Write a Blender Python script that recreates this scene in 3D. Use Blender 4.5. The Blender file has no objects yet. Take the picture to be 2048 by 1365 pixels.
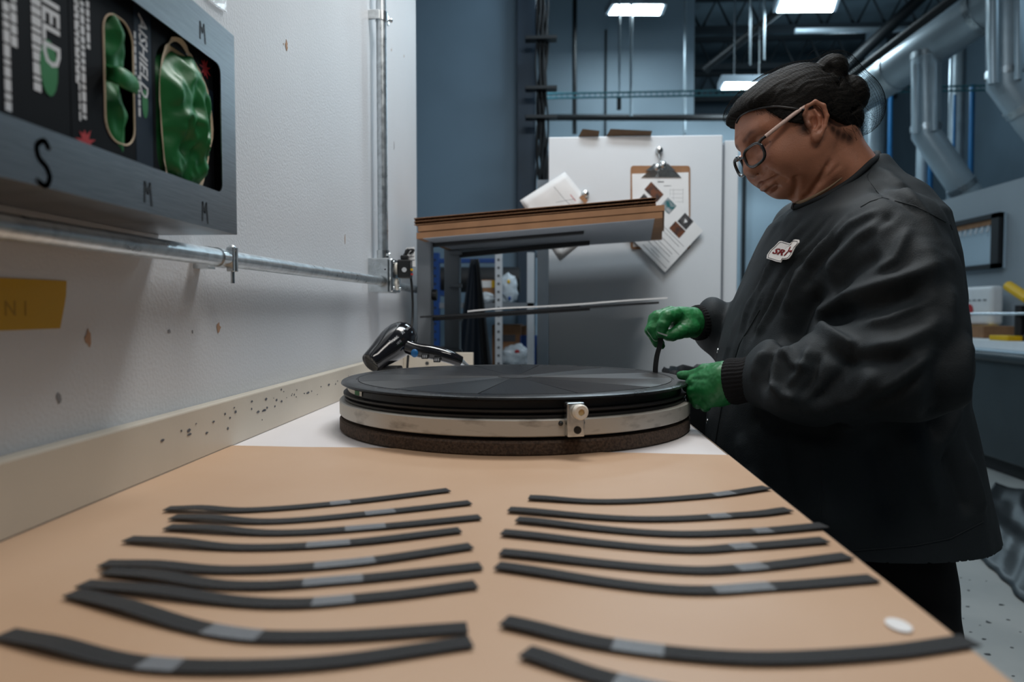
import bpy, bmesh, math, random
import numpy as np
from mathutils import Vector, Matrix, noise as mnoise
from mathutils.bvhtree import BVHTree
PI = math.pi
random.seed(7)
S = bpy.context.scene
COL = S.collection

# ---------------------------------------------------------------- camera, world, lights, exposure
F = 1420.0                                   # focal length in pixels of the 2048 x 1365 frame
CAMZ = 1.075
PITCH, YAW = math.atan(57.5 / F), math.atan(79.0 * math.cos(math.atan(57.5 / F)) / F)
cd = bpy.data.cameras.new('camera')
cam = bpy.data.objects.new('camera', cd); COL.objects.link(cam)
cam.location = (0, 0, CAMZ); cam.rotation_euler = (PI / 2 - PITCH, 0, YAW)
cd.sensor_width = 36; cd.lens = F / 2048 * 36
cd.clip_start = 0.02; cd.clip_end = 100
cd.dof.use_dof = True; cd.dof.focus_distance = 1.20; cd.dof.aperture_fstop = 4.0
S.camera = cam
RM = Matrix.Rotation(YAW, 3, 'Z') @ Matrix.Rotation(PI / 2 - PITCH, 3, 'X')

def W(px, py, Y):                            # the point at distance Y (along the bench) seen at pixel px, py
    d = RM @ Vector(((px - 1024) / F, -(py - 682.5) / F, -1))
    return Vector((0, 0, CAMZ)) + d * (Y / d.y)
def WZ(px, py, z):                           # same, on a horizontal plane
    d = RM @ Vector(((px - 1024) / F, -(py - 682.5) / F, -1))
    return Vector((0, 0, CAMZ)) + d * ((z - CAMZ) / d.z)
def WX(px, py, x):                           # same, on a plane parallel to the wall
    d = RM @ Vector(((px - 1024) / F, -(py - 682.5) / F, -1))
    return Vector((0, 0, CAMZ)) + d * (x / d.x)

wd = bpy.data.worlds.new('hall_air'); S.world = wd; wd.use_nodes = True
wd.node_tree.nodes['Background'].inputs[0].default_value = (0.42, 0.62, 0.78, 1)
wd.node_tree.nodes['Background'].inputs[1].default_value = 0.07

def area(name, loc, aim, sx, sy, watts, col):
    l = bpy.data.lights.new(name, 'AREA'); l.shape = 'RECTANGLE'; l.size = sx; l.size_y = sy
    l.energy = watts; l.color = col
    o = bpy.data.objects.new(name, l); COL.objects.link(o); o.location = loc
    o.rotation_euler = (Vector(aim) - Vector(loc)).to_track_quat('-Z', 'Y').to_euler()
    return o
area('bench_light', (0.15, 1.62, 2.9), (0.0, 1.2, 0.9), 1.0, 0.35, 27, (1.0, 0.97, 0.93))
area('near_light', (0.55, 0.15, 2.9), (0.35, 0.9, 1.0), 1.2, 0.35, 15, (1.0, 0.95, 0.89))
area('cabinet_fill', (0.35, 1.95, 3.3), (0.35, 2.9, 1.5), 1.2, 0.3, 30, (0.80, 0.92, 1.0))  # added cool fill aimed at the cabinet front, stands for no fixture
area('aisle_light', (0.9, 4.2, 4.0), (0.9, 4.2, 0.0), 1.2, 0.6, 40, (0.72, 0.88, 1.0))
area('hall_light', (-0.9, 7.8, 4.0), (-0.9, 7.8, 0.0), 1.2, 0.6, 70, (0.60, 0.84, 1.0))
area('side_light', (5.0, 5.0, 4.2), (5.0, 5.0, 0.0), 1.2, 0.6, 16, (0.55, 0.80, 1.0))
fill = bpy.data.lights.new('truss_fill', 'POINT'); fill.energy = 170; fill.color = (0.62, 0.85, 1.0); fill.shadow_soft_size = 0.2  # added unseen fill behind the head, brightens trusses and rear wall
bo = bpy.data.objects.new('truss_fill', fill); COL.objects.link(bo); bo.location = (4.6, 12.0, 4.8)

vs = S.view_settings
vs.view_transform = 'Standard'; vs.look = 'None'; vs.gamma = 1; vs.use_curve_mapping = False
vs.exposure = -0.28

# ---------------------------------------------------------------- helpers
def lin(r, g, b):
    f = lambda c: c / 12.92 if c <= 0.04045 else ((c + 0.055) / 1.055) ** 2.4
    return (f(r / 255), f(g / 255), f(b / 255), 1)

def mat(name, col, rough=0.5, metal=0.0, var=0.0, vscale=6.0, bump=0.0, bscale=60.0, bdetail=3.0, spec=0.5, coat=0.0,
        emit=None, strength=1.0, trans=0.0, alpha=1.0, col2=None, lo=0.4, hi=0.6, stretch=None, rvar=0.0, sss=0.0):
    m = bpy.data.materials.new(name); m.use_nodes = True
    nt = m.node_tree; b = nt.nodes['Principled BSDF']; L = nt.links.new
    if len(col) == 3: col = (*col, 1)
    b.inputs['Base Color'].default_value = col
    b.inputs['Roughness'].default_value = rough; b.inputs['Metallic'].default_value = metal
    b.inputs['Specular IOR Level'].default_value = spec; b.inputs['Coat Weight'].default_value = coat
    b.inputs['Transmission Weight'].default_value = trans; b.inputs['Alpha'].default_value = alpha
    if sss:
        b.inputs['Subsurface Weight'].default_value = sss; b.inputs['Subsurface Radius'].default_value = (0.006, 0.002, 0.001)
        b.inputs['Subsurface Scale'].default_value = 1.0
    if emit:
        b.inputs['Emission Color'].default_value = (*emit[:3], 1); b.inputs['Emission Strength'].default_value = strength
    tc = nt.nodes.new('ShaderNodeTexCoord'); vec = tc.outputs['Object']
    if stretch:
        mp = nt.nodes.new('ShaderNodeMapping'); mp.inputs['Scale'].default_value = stretch
        L(vec, mp.inputs[0]); vec = mp.outputs[0]
    if var or col2:
        n = nt.nodes.new('ShaderNodeTexNoise'); n.inputs['Scale'].default_value = vscale; n.inputs['Detail'].default_value = 5
        L(vec, n.inputs['Vector'])
        cr = nt.nodes.new('ShaderNodeValToRGB'); L(n.outputs['Fac'], cr.inputs[0])
        e = cr.color_ramp.elements
        e[0].position = lo; e[1].position = hi
        if col2:
            e[0].color = (*col[:3], 1); e[1].color = (*col2[:3], 1)
        else:
            e[0].color = (*[c * (1 - var) for c in col[:3]], 1); e[1].color = (*[min(1, c * (1 + var)) for c in col[:3]], 1)
        L(cr.outputs[0], b.inputs['Base Color'])
        if rvar:
            mr = nt.nodes.new('ShaderNodeMapRange'); mr.inputs[3].default_value = rough - rvar; mr.inputs[4].default_value = rough + rvar
            mr.inputs[1].default_value = 0.3; mr.inputs[2].default_value = 0.7
            L(n.outputs['Fac'], mr.inputs[0]); L(mr.outputs[0], b.inputs['Roughness'])
    if bump:
        n2 = nt.nodes.new('ShaderNodeTexNoise'); n2.inputs['Scale'].default_value = bscale; n2.inputs['Detail'].default_value = bdetail
        L(vec, n2.inputs['Vector'])
        bp = nt.nodes.new('ShaderNodeBump'); bp.inputs['Strength'].default_value = bump; bp.inputs['Distance'].default_value = 0.002
        L(n2.outputs['Fac'], bp.inputs['Height']); L(bp.outputs[0], b.inputs['Normal'])
    return m

ORIG = {}                                    # world position of every object's origin (no parent is ever rotated)
def tag(o, label=None, cat=None, group=None, kind=None):
    if label: o['label'] = label
    if cat: o['category'] = cat
    if group: o['group'] = group
    if kind: o['kind'] = kind
    return o
def thing(name, loc, label, cat, group=None):
    o = bpy.data.objects.new(name, None); COL.objects.link(o); o.location = loc; o.empty_display_size = 0.05
    ORIG[o] = Vector(loc)
    return tag(o, label, cat, group)

class MB:
    def __init__(s): s.v = []; s.f = []
    def add(s, v, f):
        n = len(s.v); s.v += [tuple(p) for p in v]; s.f += [tuple(i + n for i in q) for q in f]; return s
    def box(s, x0, x1, y0, y1, z0, z1):
        return s.add([(x0,y0,z0),(x1,y0,z0),(x1,y1,z0),(x0,y1,z0),(x0,y0,z1),(x1,y0,z1),(x1,y1,z1),(x0,y1,z1)],
                     [(3,2,1,0),(4,5,6,7),(0,1,5,4),(1,2,6,5),(2,3,7,6),(3,0,4,7)])
    def hexa(s, b, t):                       # four bottom corners and four top corners, both counter-clockwise from above
        return s.add(list(b) + list(t), [(3,2,1,0),(4,5,6,7),(0,1,5,4),(1,2,6,5),(2,3,7,6),(3,0,4,7)])
    def plate(s, pts, n, t):                 # flat polygon given by its outline, thickness t towards n
        n = Vector(n).normalized() * t; k = len(pts)
        a = [Vector(p) for p in pts]; b = [p + n for p in a]
        nn = sum(((a[i] - a[0]).cross(a[(i + 1) % k] - a[0]) for i in range(1, k - 1)), Vector())
        if nn.dot(n) < 0: a.reverse(); b.reverse()
        return s.add(a + b, [tuple(range(k - 1, -1, -1)), tuple(range(k, 2 * k))] + [(i, (i + 1) % k, k + (i + 1) % k, k + i) for i in range(k)])
    def tube(s, pts, r, n=12, caps=True, flat=None):
        pts = [Vector(p) for p in pts]; m = len(pts)
        if not isinstance(r, (list, tuple)): r = [r] * m
        t = [(pts[min(i + 1, m - 1)] - pts[max(i - 1, 0)]).normalized() for i in range(m)]
        u = t[0].orthogonal().normalized(); vs, fs = [], []
        for i in range(m):
            u = (u - t[i] * u.dot(t[i])).normalized(); w = t[i].cross(u)
            for k in range(n):
                a = 2 * PI * k / n; vs.append(pts[i] + (u * math.cos(a) + w * math.sin(a)) * r[i])
        for i in range(m - 1):
            for k in range(n):
                fs.append((i*n+k, i*n+(k+1)%n, (i+1)*n+(k+1)%n, (i+1)*n+k))
        if caps: fs += [tuple(range(n - 1, -1, -1)), tuple(range((m - 1) * n, m * n))]
        return s.add(vs, fs)
    def lathe(s, prof, c, n=64, axis=(0, 0, 1), closed=False):
        ax = Vector(axis).normalized(); u = ax.orthogonal().normalized(); w = ax.cross(u); c = Vector(c); vs, fs = [], []
        for r, z in prof:
            for k in range(n):
                a = 2 * PI * k / n; vs.append(c + ax * z + (u * math.cos(a) + w * math.sin(a)) * r)
        m = len(prof)
        for i in range(m - 1 + (1 if closed else 0)):
            j = (i + 1) % m
            for k in range(n): fs.append((i*n+k, i*n+(k+1)%n, j*n+(k+1)%n, j*n+k))
        if not closed:
            if prof[0][0] > 1e-6: fs.append(tuple(range(n - 1, -1, -1)))
            if prof[-1][0] > 1e-6: fs.append(tuple(range((m - 1) * n, m * n)))
        return s.add(vs, fs)
    def ball(s, c, r, n=12, m=8, R=None, disp=None):
        c = Vector(c); r = r if isinstance(r, (list, tuple)) else (r, r, r); vs = []
        for i in range(m + 1):
            th = PI * i / m
            for k in range(n if 0 < i < m else 1):
                a = 2 * PI * k / n; d = Vector((math.sin(th) * math.cos(a), math.sin(th) * math.sin(a), math.cos(th)))
                p = Vector((d.x * r[0], d.y * r[1], d.z * r[2])) * (1 + (disp(d) if disp else 0))
                vs.append(c + (R @ p if R else p))
        at = lambda i, k: 0 if i == 0 else (1 + (m - 1) * n if i == m else 1 + (i - 1) * n + k % n)
        fs = []
        for i in range(m):
            for k in range(n):
                q = [at(i, k), at(i + 1, k), at(i + 1, k + 1), at(i, k + 1)]
                q = [x for j, x in enumerate(q) if x != q[j - 1]]
                fs.append(tuple(q))
        return s.add(vs, fs)
    def build(s, name, m, parent=None, bevel=0.0, smooth=0, origin=None, seg=2, sub=0):
        vs = np.array(s.v, dtype=np.float64)
        if parent is not None: o3 = ORIG[parent]
        else:
            lo, hi = vs.min(0), vs.max(0); o3 = Vector(((lo[0]+hi[0])/2, (lo[1]+hi[1])/2, lo[2])) if origin is None else Vector(origin)
        me = bpy.data.meshes.new(name); me.from_pydata((vs - np.array(o3)).tolist(), [], s.f); me.update()
        ob = bpy.data.objects.new(name, me); COL.objects.link(ob)
        if parent is not None: ob.parent = parent; ORIG[ob] = ORIG[parent]
        else: ob.location = o3; ORIG[ob] = Vector(o3)
        for q in (m if isinstance(m, (list, tuple)) else [m]): me.materials.append(q)
        if bevel:
            md = ob.modifiers.new('edge', 'BEVEL'); md.width = bevel; md.segments = seg; md.limit_method = 'ANGLE'; md.angle_limit = 0.6
        if sub:
            md = ob.modifiers.new('round', 'SUBSURF'); md.levels = sub; md.render_levels = sub
        if smooth:
            me.polygons.foreach_set('use_smooth', [True] * len(me.polygons))
            me.set_sharp_from_angle(angle=math.radians(smooth))
        return ob

def frame_plate(outer, inner, m, to3, thick_dir, t):
    """a flat plate with a rounded hole; outer and inner are (u0,u1,v0,v1) rectangles, the hole's corner radius inner[4]"""
    u0, u1, v0, v1, r = inner; ns = 6; loop = []; corner = []
    for ci, (cx, cy, a0) in enumerate(((u1 - r, v1 - r, 0), (u0 + r, v1 - r, 90), (u0 + r, v0 + r, 180), (u1 - r, v0 + r, 270))):
        for k in range(ns + 1):
            a = math.radians(a0 + 90 * k / ns); loop.append((cx + r * math.cos(a), cy + r * math.sin(a))); corner.append(ci)
    oc = [(outer[1], outer[3]), (outer[0], outer[3]), (outer[0], outer[2]), (outer[1], outer[2])]
    n = len(loop); td = Vector(thick_dir).normalized() * t
    V = [to3(*p) for p in loop] + [to3(*p) for p in oc]; V = [Vector(p) for p in V]; N = len(V)
    fs = []
    for i in range(n):
        j = (i + 1) % n
        if corner[i] == corner[j]: fs.append((n + corner[i], j, i))
        else: fs.append((i, n + corner[i], n + corner[j], j))
    allf = [tuple(q) for q in fs] + [tuple(x + N for x in reversed(q)) for q in fs]
    allf += [(i, (i + 1) % n, N + (i + 1) % n, N + i) for i in range(n)]
    allf += [(n + (c + 1) % 4, n + c, N + n + c, N + n + (c + 1) % 4) for c in range(4)]
    mb = MB(); mb.add(V + [p + td for p in V], allf)
    return mb

def text_mb(txt, size, M, depth=0.0004, align='LEFT', shear=0.0, bold=0.0, mapf=None, spacing=1.0):
    c = bpy.data.curves.new('t', 'FONT'); c.body = txt; c.size = size; c.extrude = depth / 2; c.align_x = align; c.shear = shear
    c.offset = bold; c.resolution_u = 2; c.space_character = spacing
    o = bpy.data.objects.new('t', c); COL.objects.link(o)
    dg = bpy.context.evaluated_depsgraph_get(); me = bpy.data.meshes.new_from_object(o.evaluated_get(dg))
    mb = MB()
    mb.add([mapf(v.co) if mapf else M @ v.co for v in me.vertices], [tuple(p.vertices) for p in me.polygons])
    bpy.data.objects.remove(o); bpy.data.curves.remove(c); bpy.data.meshes.remove(me)
    return mb
def frame_mat(origin, x, y):
    x, y = Vector(x).normalized(), Vector(y).normalized(); z = x.cross(y)
    return Matrix(((x.x, y.x, z.x, origin[0]), (x.y, y.y, z.y, origin[1]), (x.z, y.z, z.z, origin[2]), (0, 0, 0, 1)))
def stroke(mb, pts, w, n, t):                # a pen stroke lying on a plane with normal n
    n = Vector(n).normalized(); pts = [Vector(p) for p in pts]
    for a, b in zip(pts, pts[1:]):
        d = (b - a).normalized(); s = n.cross(d) * w / 2; e = d * w * 0.3
        mb.plate([a - e - s, b + e - s, b + e + s, a - e + s], n, t)
def catmull(pts, n=8):
    P = [Vector(p) for p in pts]; P = [2 * P[0] - P[1]] + P + [2 * P[-1] - P[-2]]; out = []
    for i in range(1, len(P) - 2):
        for k in range(n):
            t = k / n; a, b, c, d = P[i - 1:i + 3]
            out.append(0.5 * (2 * b + (c - a) * t + (2 * a - 5 * b + 4 * c - d) * t * t + (3 * b - a - 3 * c + d) * t ** 3))
    return out + [P[-2]]

# ---------------------------------------------------------------- materials
M = {}
def paint_wall():
    m = mat('wall_paint', lin(205, 208, 212), 0.42, var=0.03, vscale=1.5, bump=0.35, bscale=220, spec=0.5)
    return m
M['wall'] = paint_wall()
M['hallwall'] = mat('hall_paint', lin(168, 186, 198), 0.55, var=0.04, vscale=0.8, bump=0.1, bscale=60)
M['bluewall'] = mat('slate_paint', lin(118, 142, 160), 0.5, var=0.05, vscale=1.2, bump=0.1, bscale=60)
M['column'] = mat('dark_blue_paint', lin(38, 58, 76), 0.5, var=0.08, vscale=2)
M['dark'] = mat('dark_ceiling', lin(84, 98, 106), 0.7, var=0.15, vscale=1.5)
M['steelbeam'] = mat('beam_paint', lin(22, 27, 31), 0.5)
M['darkpanel'] = mat('rear_wall_paint', lin(88, 102, 112), 0.6, var=0.1, vscale=0.7)
M['floor'] = mat('floor_coating', lin(150, 152, 150), 0.35, col2=lin(162, 163, 160), vscale=3, bump=0.05, bscale=30)
M['laminate'] = mat('white_laminate', lin(222, 217, 217), 0.38, var=0.02, vscale=4, bump=0.04, bscale=300)
M['cream'] = mat('cream_splash', lin(196, 187, 172), 0.4, var=0.04, vscale=5, bump=0.06, bscale=150)
M['kraft'] = mat('tan_paper', lin(198, 166, 138), 0.42, col2=lin(190, 155, 125), vscale=5, bump=0.12, bscale=9, stretch=(1, 1, 1), lo=0.3, hi=0.7)
M['edge'] = mat('bench_edge', lin(120, 104, 90), 0.5)
M['steel'] = mat('galvanised_steel', (0.55, 0.60, 0.63), 0.32, 0.9, var=0.12, vscale=60, rvar=0.06)
M['stainless'] = mat('brushed_stainless', (0.24, 0.255, 0.27), 0.36, 1.0, var=0.12, vscale=10, stretch=(1, 3, 160), bump=0.05, bscale=6)
M['zinc'] = mat('zinc_plate', (0.62, 0.65, 0.66), 0.25, 1.0, var=0.1, vscale=90)
M['black'] = mat('black_plastic', (0.012, 0.012, 0.013), 0.35)
M['gloss'] = mat('gloss_black_plastic', (0.008, 0.008, 0.010), 0.12, coat=0.4)
M['matte'] = mat('matte_black', (0.010, 0.010, 0.011), 0.6)
M['rubber'] = mat('black_rubber', (0.014, 0.014, 0.015), 0.45, bump=0.1, bscale=200)
M['foam'] = mat('brown_foam', lin(62, 50, 42), 0.9, col2=lin(88, 72, 60), vscale=260, bump=0.8, bscale=350)
M['ring'] = mat('worn_aluminium', lin(196, 192, 184), 0.42, 0.25, col2=lin(104, 96, 88), vscale=22, stretch=(1, 1, 3), lo=0.55, hi=0.82, bump=0.1, bscale=60)
M['white'] = mat('white_plastic', lin(232, 226, 214), 0.35, var=0.03, vscale=30)
M['ivory'] = mat('ivory_plastic', lin(200, 172, 120), 0.5)
M['paper'] = mat('white_paper', lin(226, 226, 226), 0.6, var=0.02, vscale=12)
M['ink'] = mat('grey_print', lin(80, 82, 88), 0.6)
M['redink'] = mat('red_print', lin(176, 38, 42), 0.6)
M['cardboard'] = mat('brown_cardboard', lin(146, 106, 74), 0.8, var=0.08, vscale=14, bump=0.1, bscale=60)
M['greyliner'] = mat('grey_liner_board', lin(150, 156, 164), 0.6, var=0.03, vscale=6)
M['cabinet'] = mat('white_cabinet_paint', lin(214, 218, 222), 0.32, var=0.02, vscale=2, bump=0.04, bscale=200)
M['rack'] = mat('grey_rack_paint', lin(122, 128, 134), 0.45, var=0.05, vscale=8)
M['rackarm'] = mat('black_rack_paint', (0.015, 0.016, 0.018), 0.4)
M['duct'] = mat('white_duct_metal', lin(176, 190, 198), 0.33, 0.25, var=0.05, vscale=4)
M['bluepipe'] = mat('blue_pipe_paint', lin(30, 110, 165), 0.4)
M['teal'] = mat('teal_cable_tray', lin(70, 130, 140), 0.5)
M['blue'] = mat('blue_rack_paint', lin(24, 66, 130), 0.45)
M['yellow'] = mat('yellow_tape', lin(226, 178, 8), 0.5, var=0.03, vscale=10)
M['green'] = mat('green_nitrile', lin(30, 112, 58), 0.45, var=0.08, vscale=25, bump=0.18, bscale=120, spec=0.45)
M['boxblack'] = mat('glove_carton', (0.006, 0.007, 0.009), 0.6, spec=.08)
M['boxblue'] = mat('carton_blue_edge', lin(26, 38, 52), 0.5, spec=.15)
M['print'] = mat('white_print', lin(205, 208, 212), 0.5)
M['leaf'] = mat('green_print', lin(22, 110, 50), 0.5)
M['torn'] = mat('torn_card', lin(216, 196, 172), 0.85, bump=0.4, bscale=120)
M['lamp'] = mat('lamp_diffuser', (1, 1, 1), 0.5, emit=(0.72, 0.90, 1.0), strength=52)
M['lampcase'] = mat('lamp_housing', lin(150, 162, 172), 0.4)
M['bag'] = mat('clear_white_bag', lin(205, 215, 222), 0.25, var=0.12, vscale=16, bump=0.6, bscale=24, alpha=0.85)
M['binbag'] = mat('black_bin_bag', (0.008, 0.009, 0.010), 0.42, bump=0.8, bscale=26)
M['clear'] = mat('clear_film', (0.9, 0.93, 0.95), 0.12, alpha=0.35, bump=0.3, bscale=60)
M['glass'] = mat('lens_glass', (1, 1, 1), 0.02, trans=1.0, alpha=0.14)
M['screw'] = mat('dark_screw', lin(70, 72, 74), 0.4, 0.7)
M['counter'] = mat('dark_counter', lin(46, 54, 58), 0.4, var=0.1, vscale=3)
M['net'] = mat('black_net_thread', (.004, .004, .004), .8, spec=.05)
M['card'] = mat('dull_card', lin(118, 100, 82), .8)
# ================================================================ setting
T = 0.88                                     # bench height
WALLX = -0.485
def struct(mb, name, m, **k): return tag(mb.build(name, m, **k), kind='structure')
struct(MB().box(-6, 11, -4, 19, -0.1, 0), 'floor', M['floor'])
wl = struct(MB().box(WALLX - 0.12, WALLX, -3.0, W(833, 300, 2.55).y, 0, 6.2), 'wall_left', M['wall'])
xb = W(1034, 300, 5.3).x
struct(MB().box(-5, xb, 5.3, 5.45, 0, 6.2), 'wall_middle', M['bluewall'])
struct(MB().box(W(1035, 300, 5.15).x, W(1071, 300, 5.15).x, 5.15, 5.45, 0, 6.2), 'column', M['column'])
xe = W(1389, 100, 10.5).x
struct(MB().box(xb, xe, 10.5, 10.7, 0, 6.9).box(xe, 4.2, 10.5, 10.7, 0, W(1400, 236, 10.5).z), 'wall_far', M['hallwall'])
struct(MB().box(-6, 11, 17.5, 17.7, 0, 6.9), 'wall_rear', M['darkpanel'])
struct(MB().box(-6, 11, 3.0, 17.7, 6.9, 7.0), 'ceiling', M['dark'])
# hall wall on the far side of the aisle, low partition in front of it
XR = 3.6
zt = WX(1890, 400, XR).z
pw = struct(MB().box(XR, XR + 0.15, 2.6, 9.2, 0, zt), 'wall_right', mat('grey_partition_paint', lin(150, 158, 164), .55, var=.04, vscale=1))
struct(MB().box(7.5, 7.7, 2.0, 17.5, 0, 6.9), 'wall_side', M['darkpanel'])

# ceiling joists: chords and web bars of open trusses
jt = 0
for Y, zz in ((9.6, 6.45), (11.4, 6.2), (12.9, 6.0), (14.4, 5.85), (16.0, 5.7)):
    mb = MB(); x0, x1 = xe + 0.05, 7.4
    mb.box(x0, x1, Y - 0.06, Y + 0.06, zz, zz + 0.10); mb.box(x0, x1, Y - 0.05, Y + 0.05, zz + 0.55, zz + 0.63)
    b = struct(mb, 'beam', M['steelbeam'])
    n = 10; dx = (x1 - x0) / n
    for i in range(n):
        a, c = (x0 + i * dx, x0 + (i + .5) * dx)
        w = MB(); w.tube([(a, Y, zz + 0.05), (c, Y, zz + 0.58), (a + dx, Y, zz + 0.05)], 0.028, 6)
        w.build('web_bar', M['steelbeam'], b)

# ================================================================ lamps
def ceiling_lamp(corners, z, label):
    P = [WZ(px, py, z) for px, py in corners]          # near-left, near-right, far-right, far-left seen from below
    c = sum(P, Vector()) / 4
    t = thing('ceiling_light', c, label, 'light', 'rectangular hall lights')
    up = Vector((0, 0, 0.09))
    inner = [c + (p - c) * 0.93 for p in P]
    MB().plate([p + Vector((0, 0, -0.004)) for p in inner], (0, 0, -1), 0.004).build('diffuser', M['lamp'], t)
    f = MB(); o = [c + (p - c) * 1.08 for p in P]
    f.plate(o, (0, 0, 1), 0.09); f.build('housing', M['lampcase'], t)
    for k in (0.25, 0.75):
        q = P[0].lerp(P[1], k).lerp(P[3].lerp(P[2], k), 0.5)
        MB().tube([q + up, (q.x, q.y, 6.9)], 0.008, 6).build('hanger', M['steel'], t)
ceiling_lamp([(1227, 9), (1330, 9), (1322, 30), (1214, 29)], 4.9, 'bright ceiling light hanging in front of the pale far wall')
ceiling_lamp([(1560, -2), (1676, -2), (1668, 23), (1550, 24)], 4.6, 'bright ceiling light hanging below the dark roof trusses, above the hair bun')
ceiling_lamp([(1447, 165), (1545, 165), (1540, 181), (1439, 181)], 3.9, 'small distant ceiling light half hidden behind the hair net')

# ================================================================ ducts, pipes and cables in the hall
def duct(name, pts, r, label, cat='duct', m='duct', group=None, collars=(), n=28, extra=()):
    P = [W(*p) for p in pts]; 
    t = thing(name, P[0], label, cat, group)
    if label.startswith(('straight', 'short slim', 'dim grey')): P[-1] = Vector((P[0].x, P[0].y, 0))
    MB().tube(P, r, n).build('tube', M[m], t, smooth=50)
    for a, k in collars:
        q = P[a].lerp(P[a + 1], k); d = (P[a + 1] - P[a]).normalized() * 0.03
        MB().tube([q - d, q + d], r * 1.06, n).build('collar', M['steel'], t, smooth=50)
    for e in extra: MB().tube([W(*p) for p in e[0]], e[1], 12).build('side_tube', M[m], t, smooth=50)
    return t
duct('air_duct', [(1560, 290, 9.2), (1720, 190, 8.3), (2040, -30, 6.6), (2260, -180, 5.8)], 0.205, 'wide pale round duct sloping up to the right under the roof', collars=((1, 0.25), (1, 0.8)))
duct('drop_duct', [(1852, 108, 7.4), (1852, 268, 7.4), (1932, 385, 7.4), (1990, 470, 7.4)], 0.135, 'pale vertical duct bending down to the right just above the hook board', collars=((0, .02), (0, .93), (1, .9)),
     extra=(([(1832, 130, 7.25), (1832, 268, 7.25)], 0.035), ([(1868, 125, 7.25), (1868, 262, 7.25)], 0.035)), group='drop ducts')
duct('drop_duct', [(2014, -40, 6.2), (2014, 168, 6.2), (2070, 240, 6.2), (2160, 350, 6.2)], 0.15, 'pale vertical duct at the top corner of the hall, bending away to the right', collars=((0, .90), (1, .6)),
     extra=(([(1987, -20, 6.05), (1987, 168, 6.05)], 0.04), ([(2036, -20, 6.05), (2036, 160, 6.05)], 0.03)), group='drop ducts')
duct('drop_duct', [(1752, 62, 9.7), (1752, 420, 9.7)], 0.12, 'straight pale vertical duct just behind the hair net', collars=((0, .2), (0, .38)), group='drop ducts')
duct('drop_duct', [(1846, 290, 8.8), (1846, 470, 8.8)], 0.07, 'short slim vertical duct below the bent drop duct', group='drop ducts')
duct('drop_duct', [(1918, 60, 8.9), (1918, 330, 8.9)], 0.09, 'dim grey vertical duct standing beside the blue pipe', group='drop ducts')
for i, (px, y0, y1, Y, lab) in enumerate(((1945, 170, 345, 8.4, 'bright blue vertical pipe between the two bent drop ducts'), (1910, 190, 330, 8.5, 'thin blue vertical pipe to the left of the bright blue pipe'),
                                        (1862, 290, 372, 8.6, 'blue pipe piece below the bent drop duct'), (1782, 180, 330, 8.9, 'short blue vertical pipe right of the duct behind the hair net'))):
    q = W(px, y1, Y); q.z = 0
    tag(MB().tube([W(px, y0, Y), q], 0.028 if i != 1 else 0.015, 10).build('blue_pipe', M['bluepipe'], smooth=50), lab, 'pipe', 'blue pipes')
for i, (a, b, r, lab, m) in enumerate((((1640, 200, 8.4), (1980, -60, 6.3), 0.04, 'black pipe running just above the wide sloping duct', 'matte'), ((1560, 260, 9.4), (1900, -60, 8.4), 0.07, 'thick dark pipe sloping up behind the bun', 'steelbeam'),
                         ((1590, 62, 9.0), (1850, 58, 9.0), 0.035, 'grey level pipe crossing under the trusses', 'duct'), ((1100, 235, 9.6), (1640, 236, 9.6), 0.042, 'black level pipe crossing the pale far wall', 'matte'),
                         ((1410, 140, 9.8), (1560, 20, 9.0), 0.05, 'dark slanting pipe above the half hidden light', 'steelbeam'))):
    tag(MB().tube([W(*a), W(*b)], r, 12).build('ceiling_pipe', M[m], smooth=50), lab, 'pipe', 'pipes under the roof')
# cable tray with drooping ties
t = thing('cable_tray', W(1090, 196, 8.0), 'thin teal cable tray strung across the whole hall', 'cable tray')
tr = MB()
for dz in (0, 0.05): tr.tube([W(1085, 197, 8.0) + Vector((0, 0, dz)), W(2120, 178, 8.0) + Vector((0, 0, dz))], 0.010, 6)
tr.build('rail', M['teal'], t)
rg = MB(); A, B = W(1085, 197, 8.0), W(2120, 178, 8.0)
for i in range(90):
    q = A.lerp(B, (i + .5) / 90); rg.tube([q, q + Vector((0, 0, 0.05))], 0.006, 5)
tag(rg.build('rung', M['teal'], t), kind='stuff')
for px, y0, y1, Y, r, lab, hook in ((1149, 20, 268, 9.7, 0.03, 'dark vertical conduit on the pale far wall', 0), (1235, 30, 203, 8.6, 0.014, 'hanging cord ending in a dark hook', 1), (1262, 0, 232, 9.0, 0.018, 'pale thin rod hanging in front of the far wall', 0),
                           (1369, 10, 275, 9.9, 0.02, 'grey conduit near the end of the pale far wall', 0), (1212, 60, 268, 10.47, 0.014, 'thin dark line running down the far wall left of the hooked cord', 0),
                           (1490, 236, 640, 10.44, 0.03, 'dark grey conduit on the far wall between the cabinet and the face', 0), (1500, -10, 130, 8.5, 0.012, 'pale thin rod under the trusses', 0), (1528, -10, 120, 8.6, 0.012, 'pale thin rod beside another under the trusses', 0)):
    a, b = W(px, y0, Y), W(px + (4 if hook else 0), y1, Y)
    if y0 <= 30: a.z = 6.9
    else: b.x += (a.x - b.x); b.z = 0
    t = thing('hanging_rod', a, lab, 'rod', 'rods and cords hanging in the hall')
    MB().tube([a, b], r, 8).build('rod', M['steelbeam' if 'dark' in lab and not hook else 'duct'], t)
    if hook: MB().box(b.x - .03, b.x + .02, b.y - .02, b.y + .02, b.z - .1, b.z + .06).build('hook', M['steelbeam'], t, bevel=.008)
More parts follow.
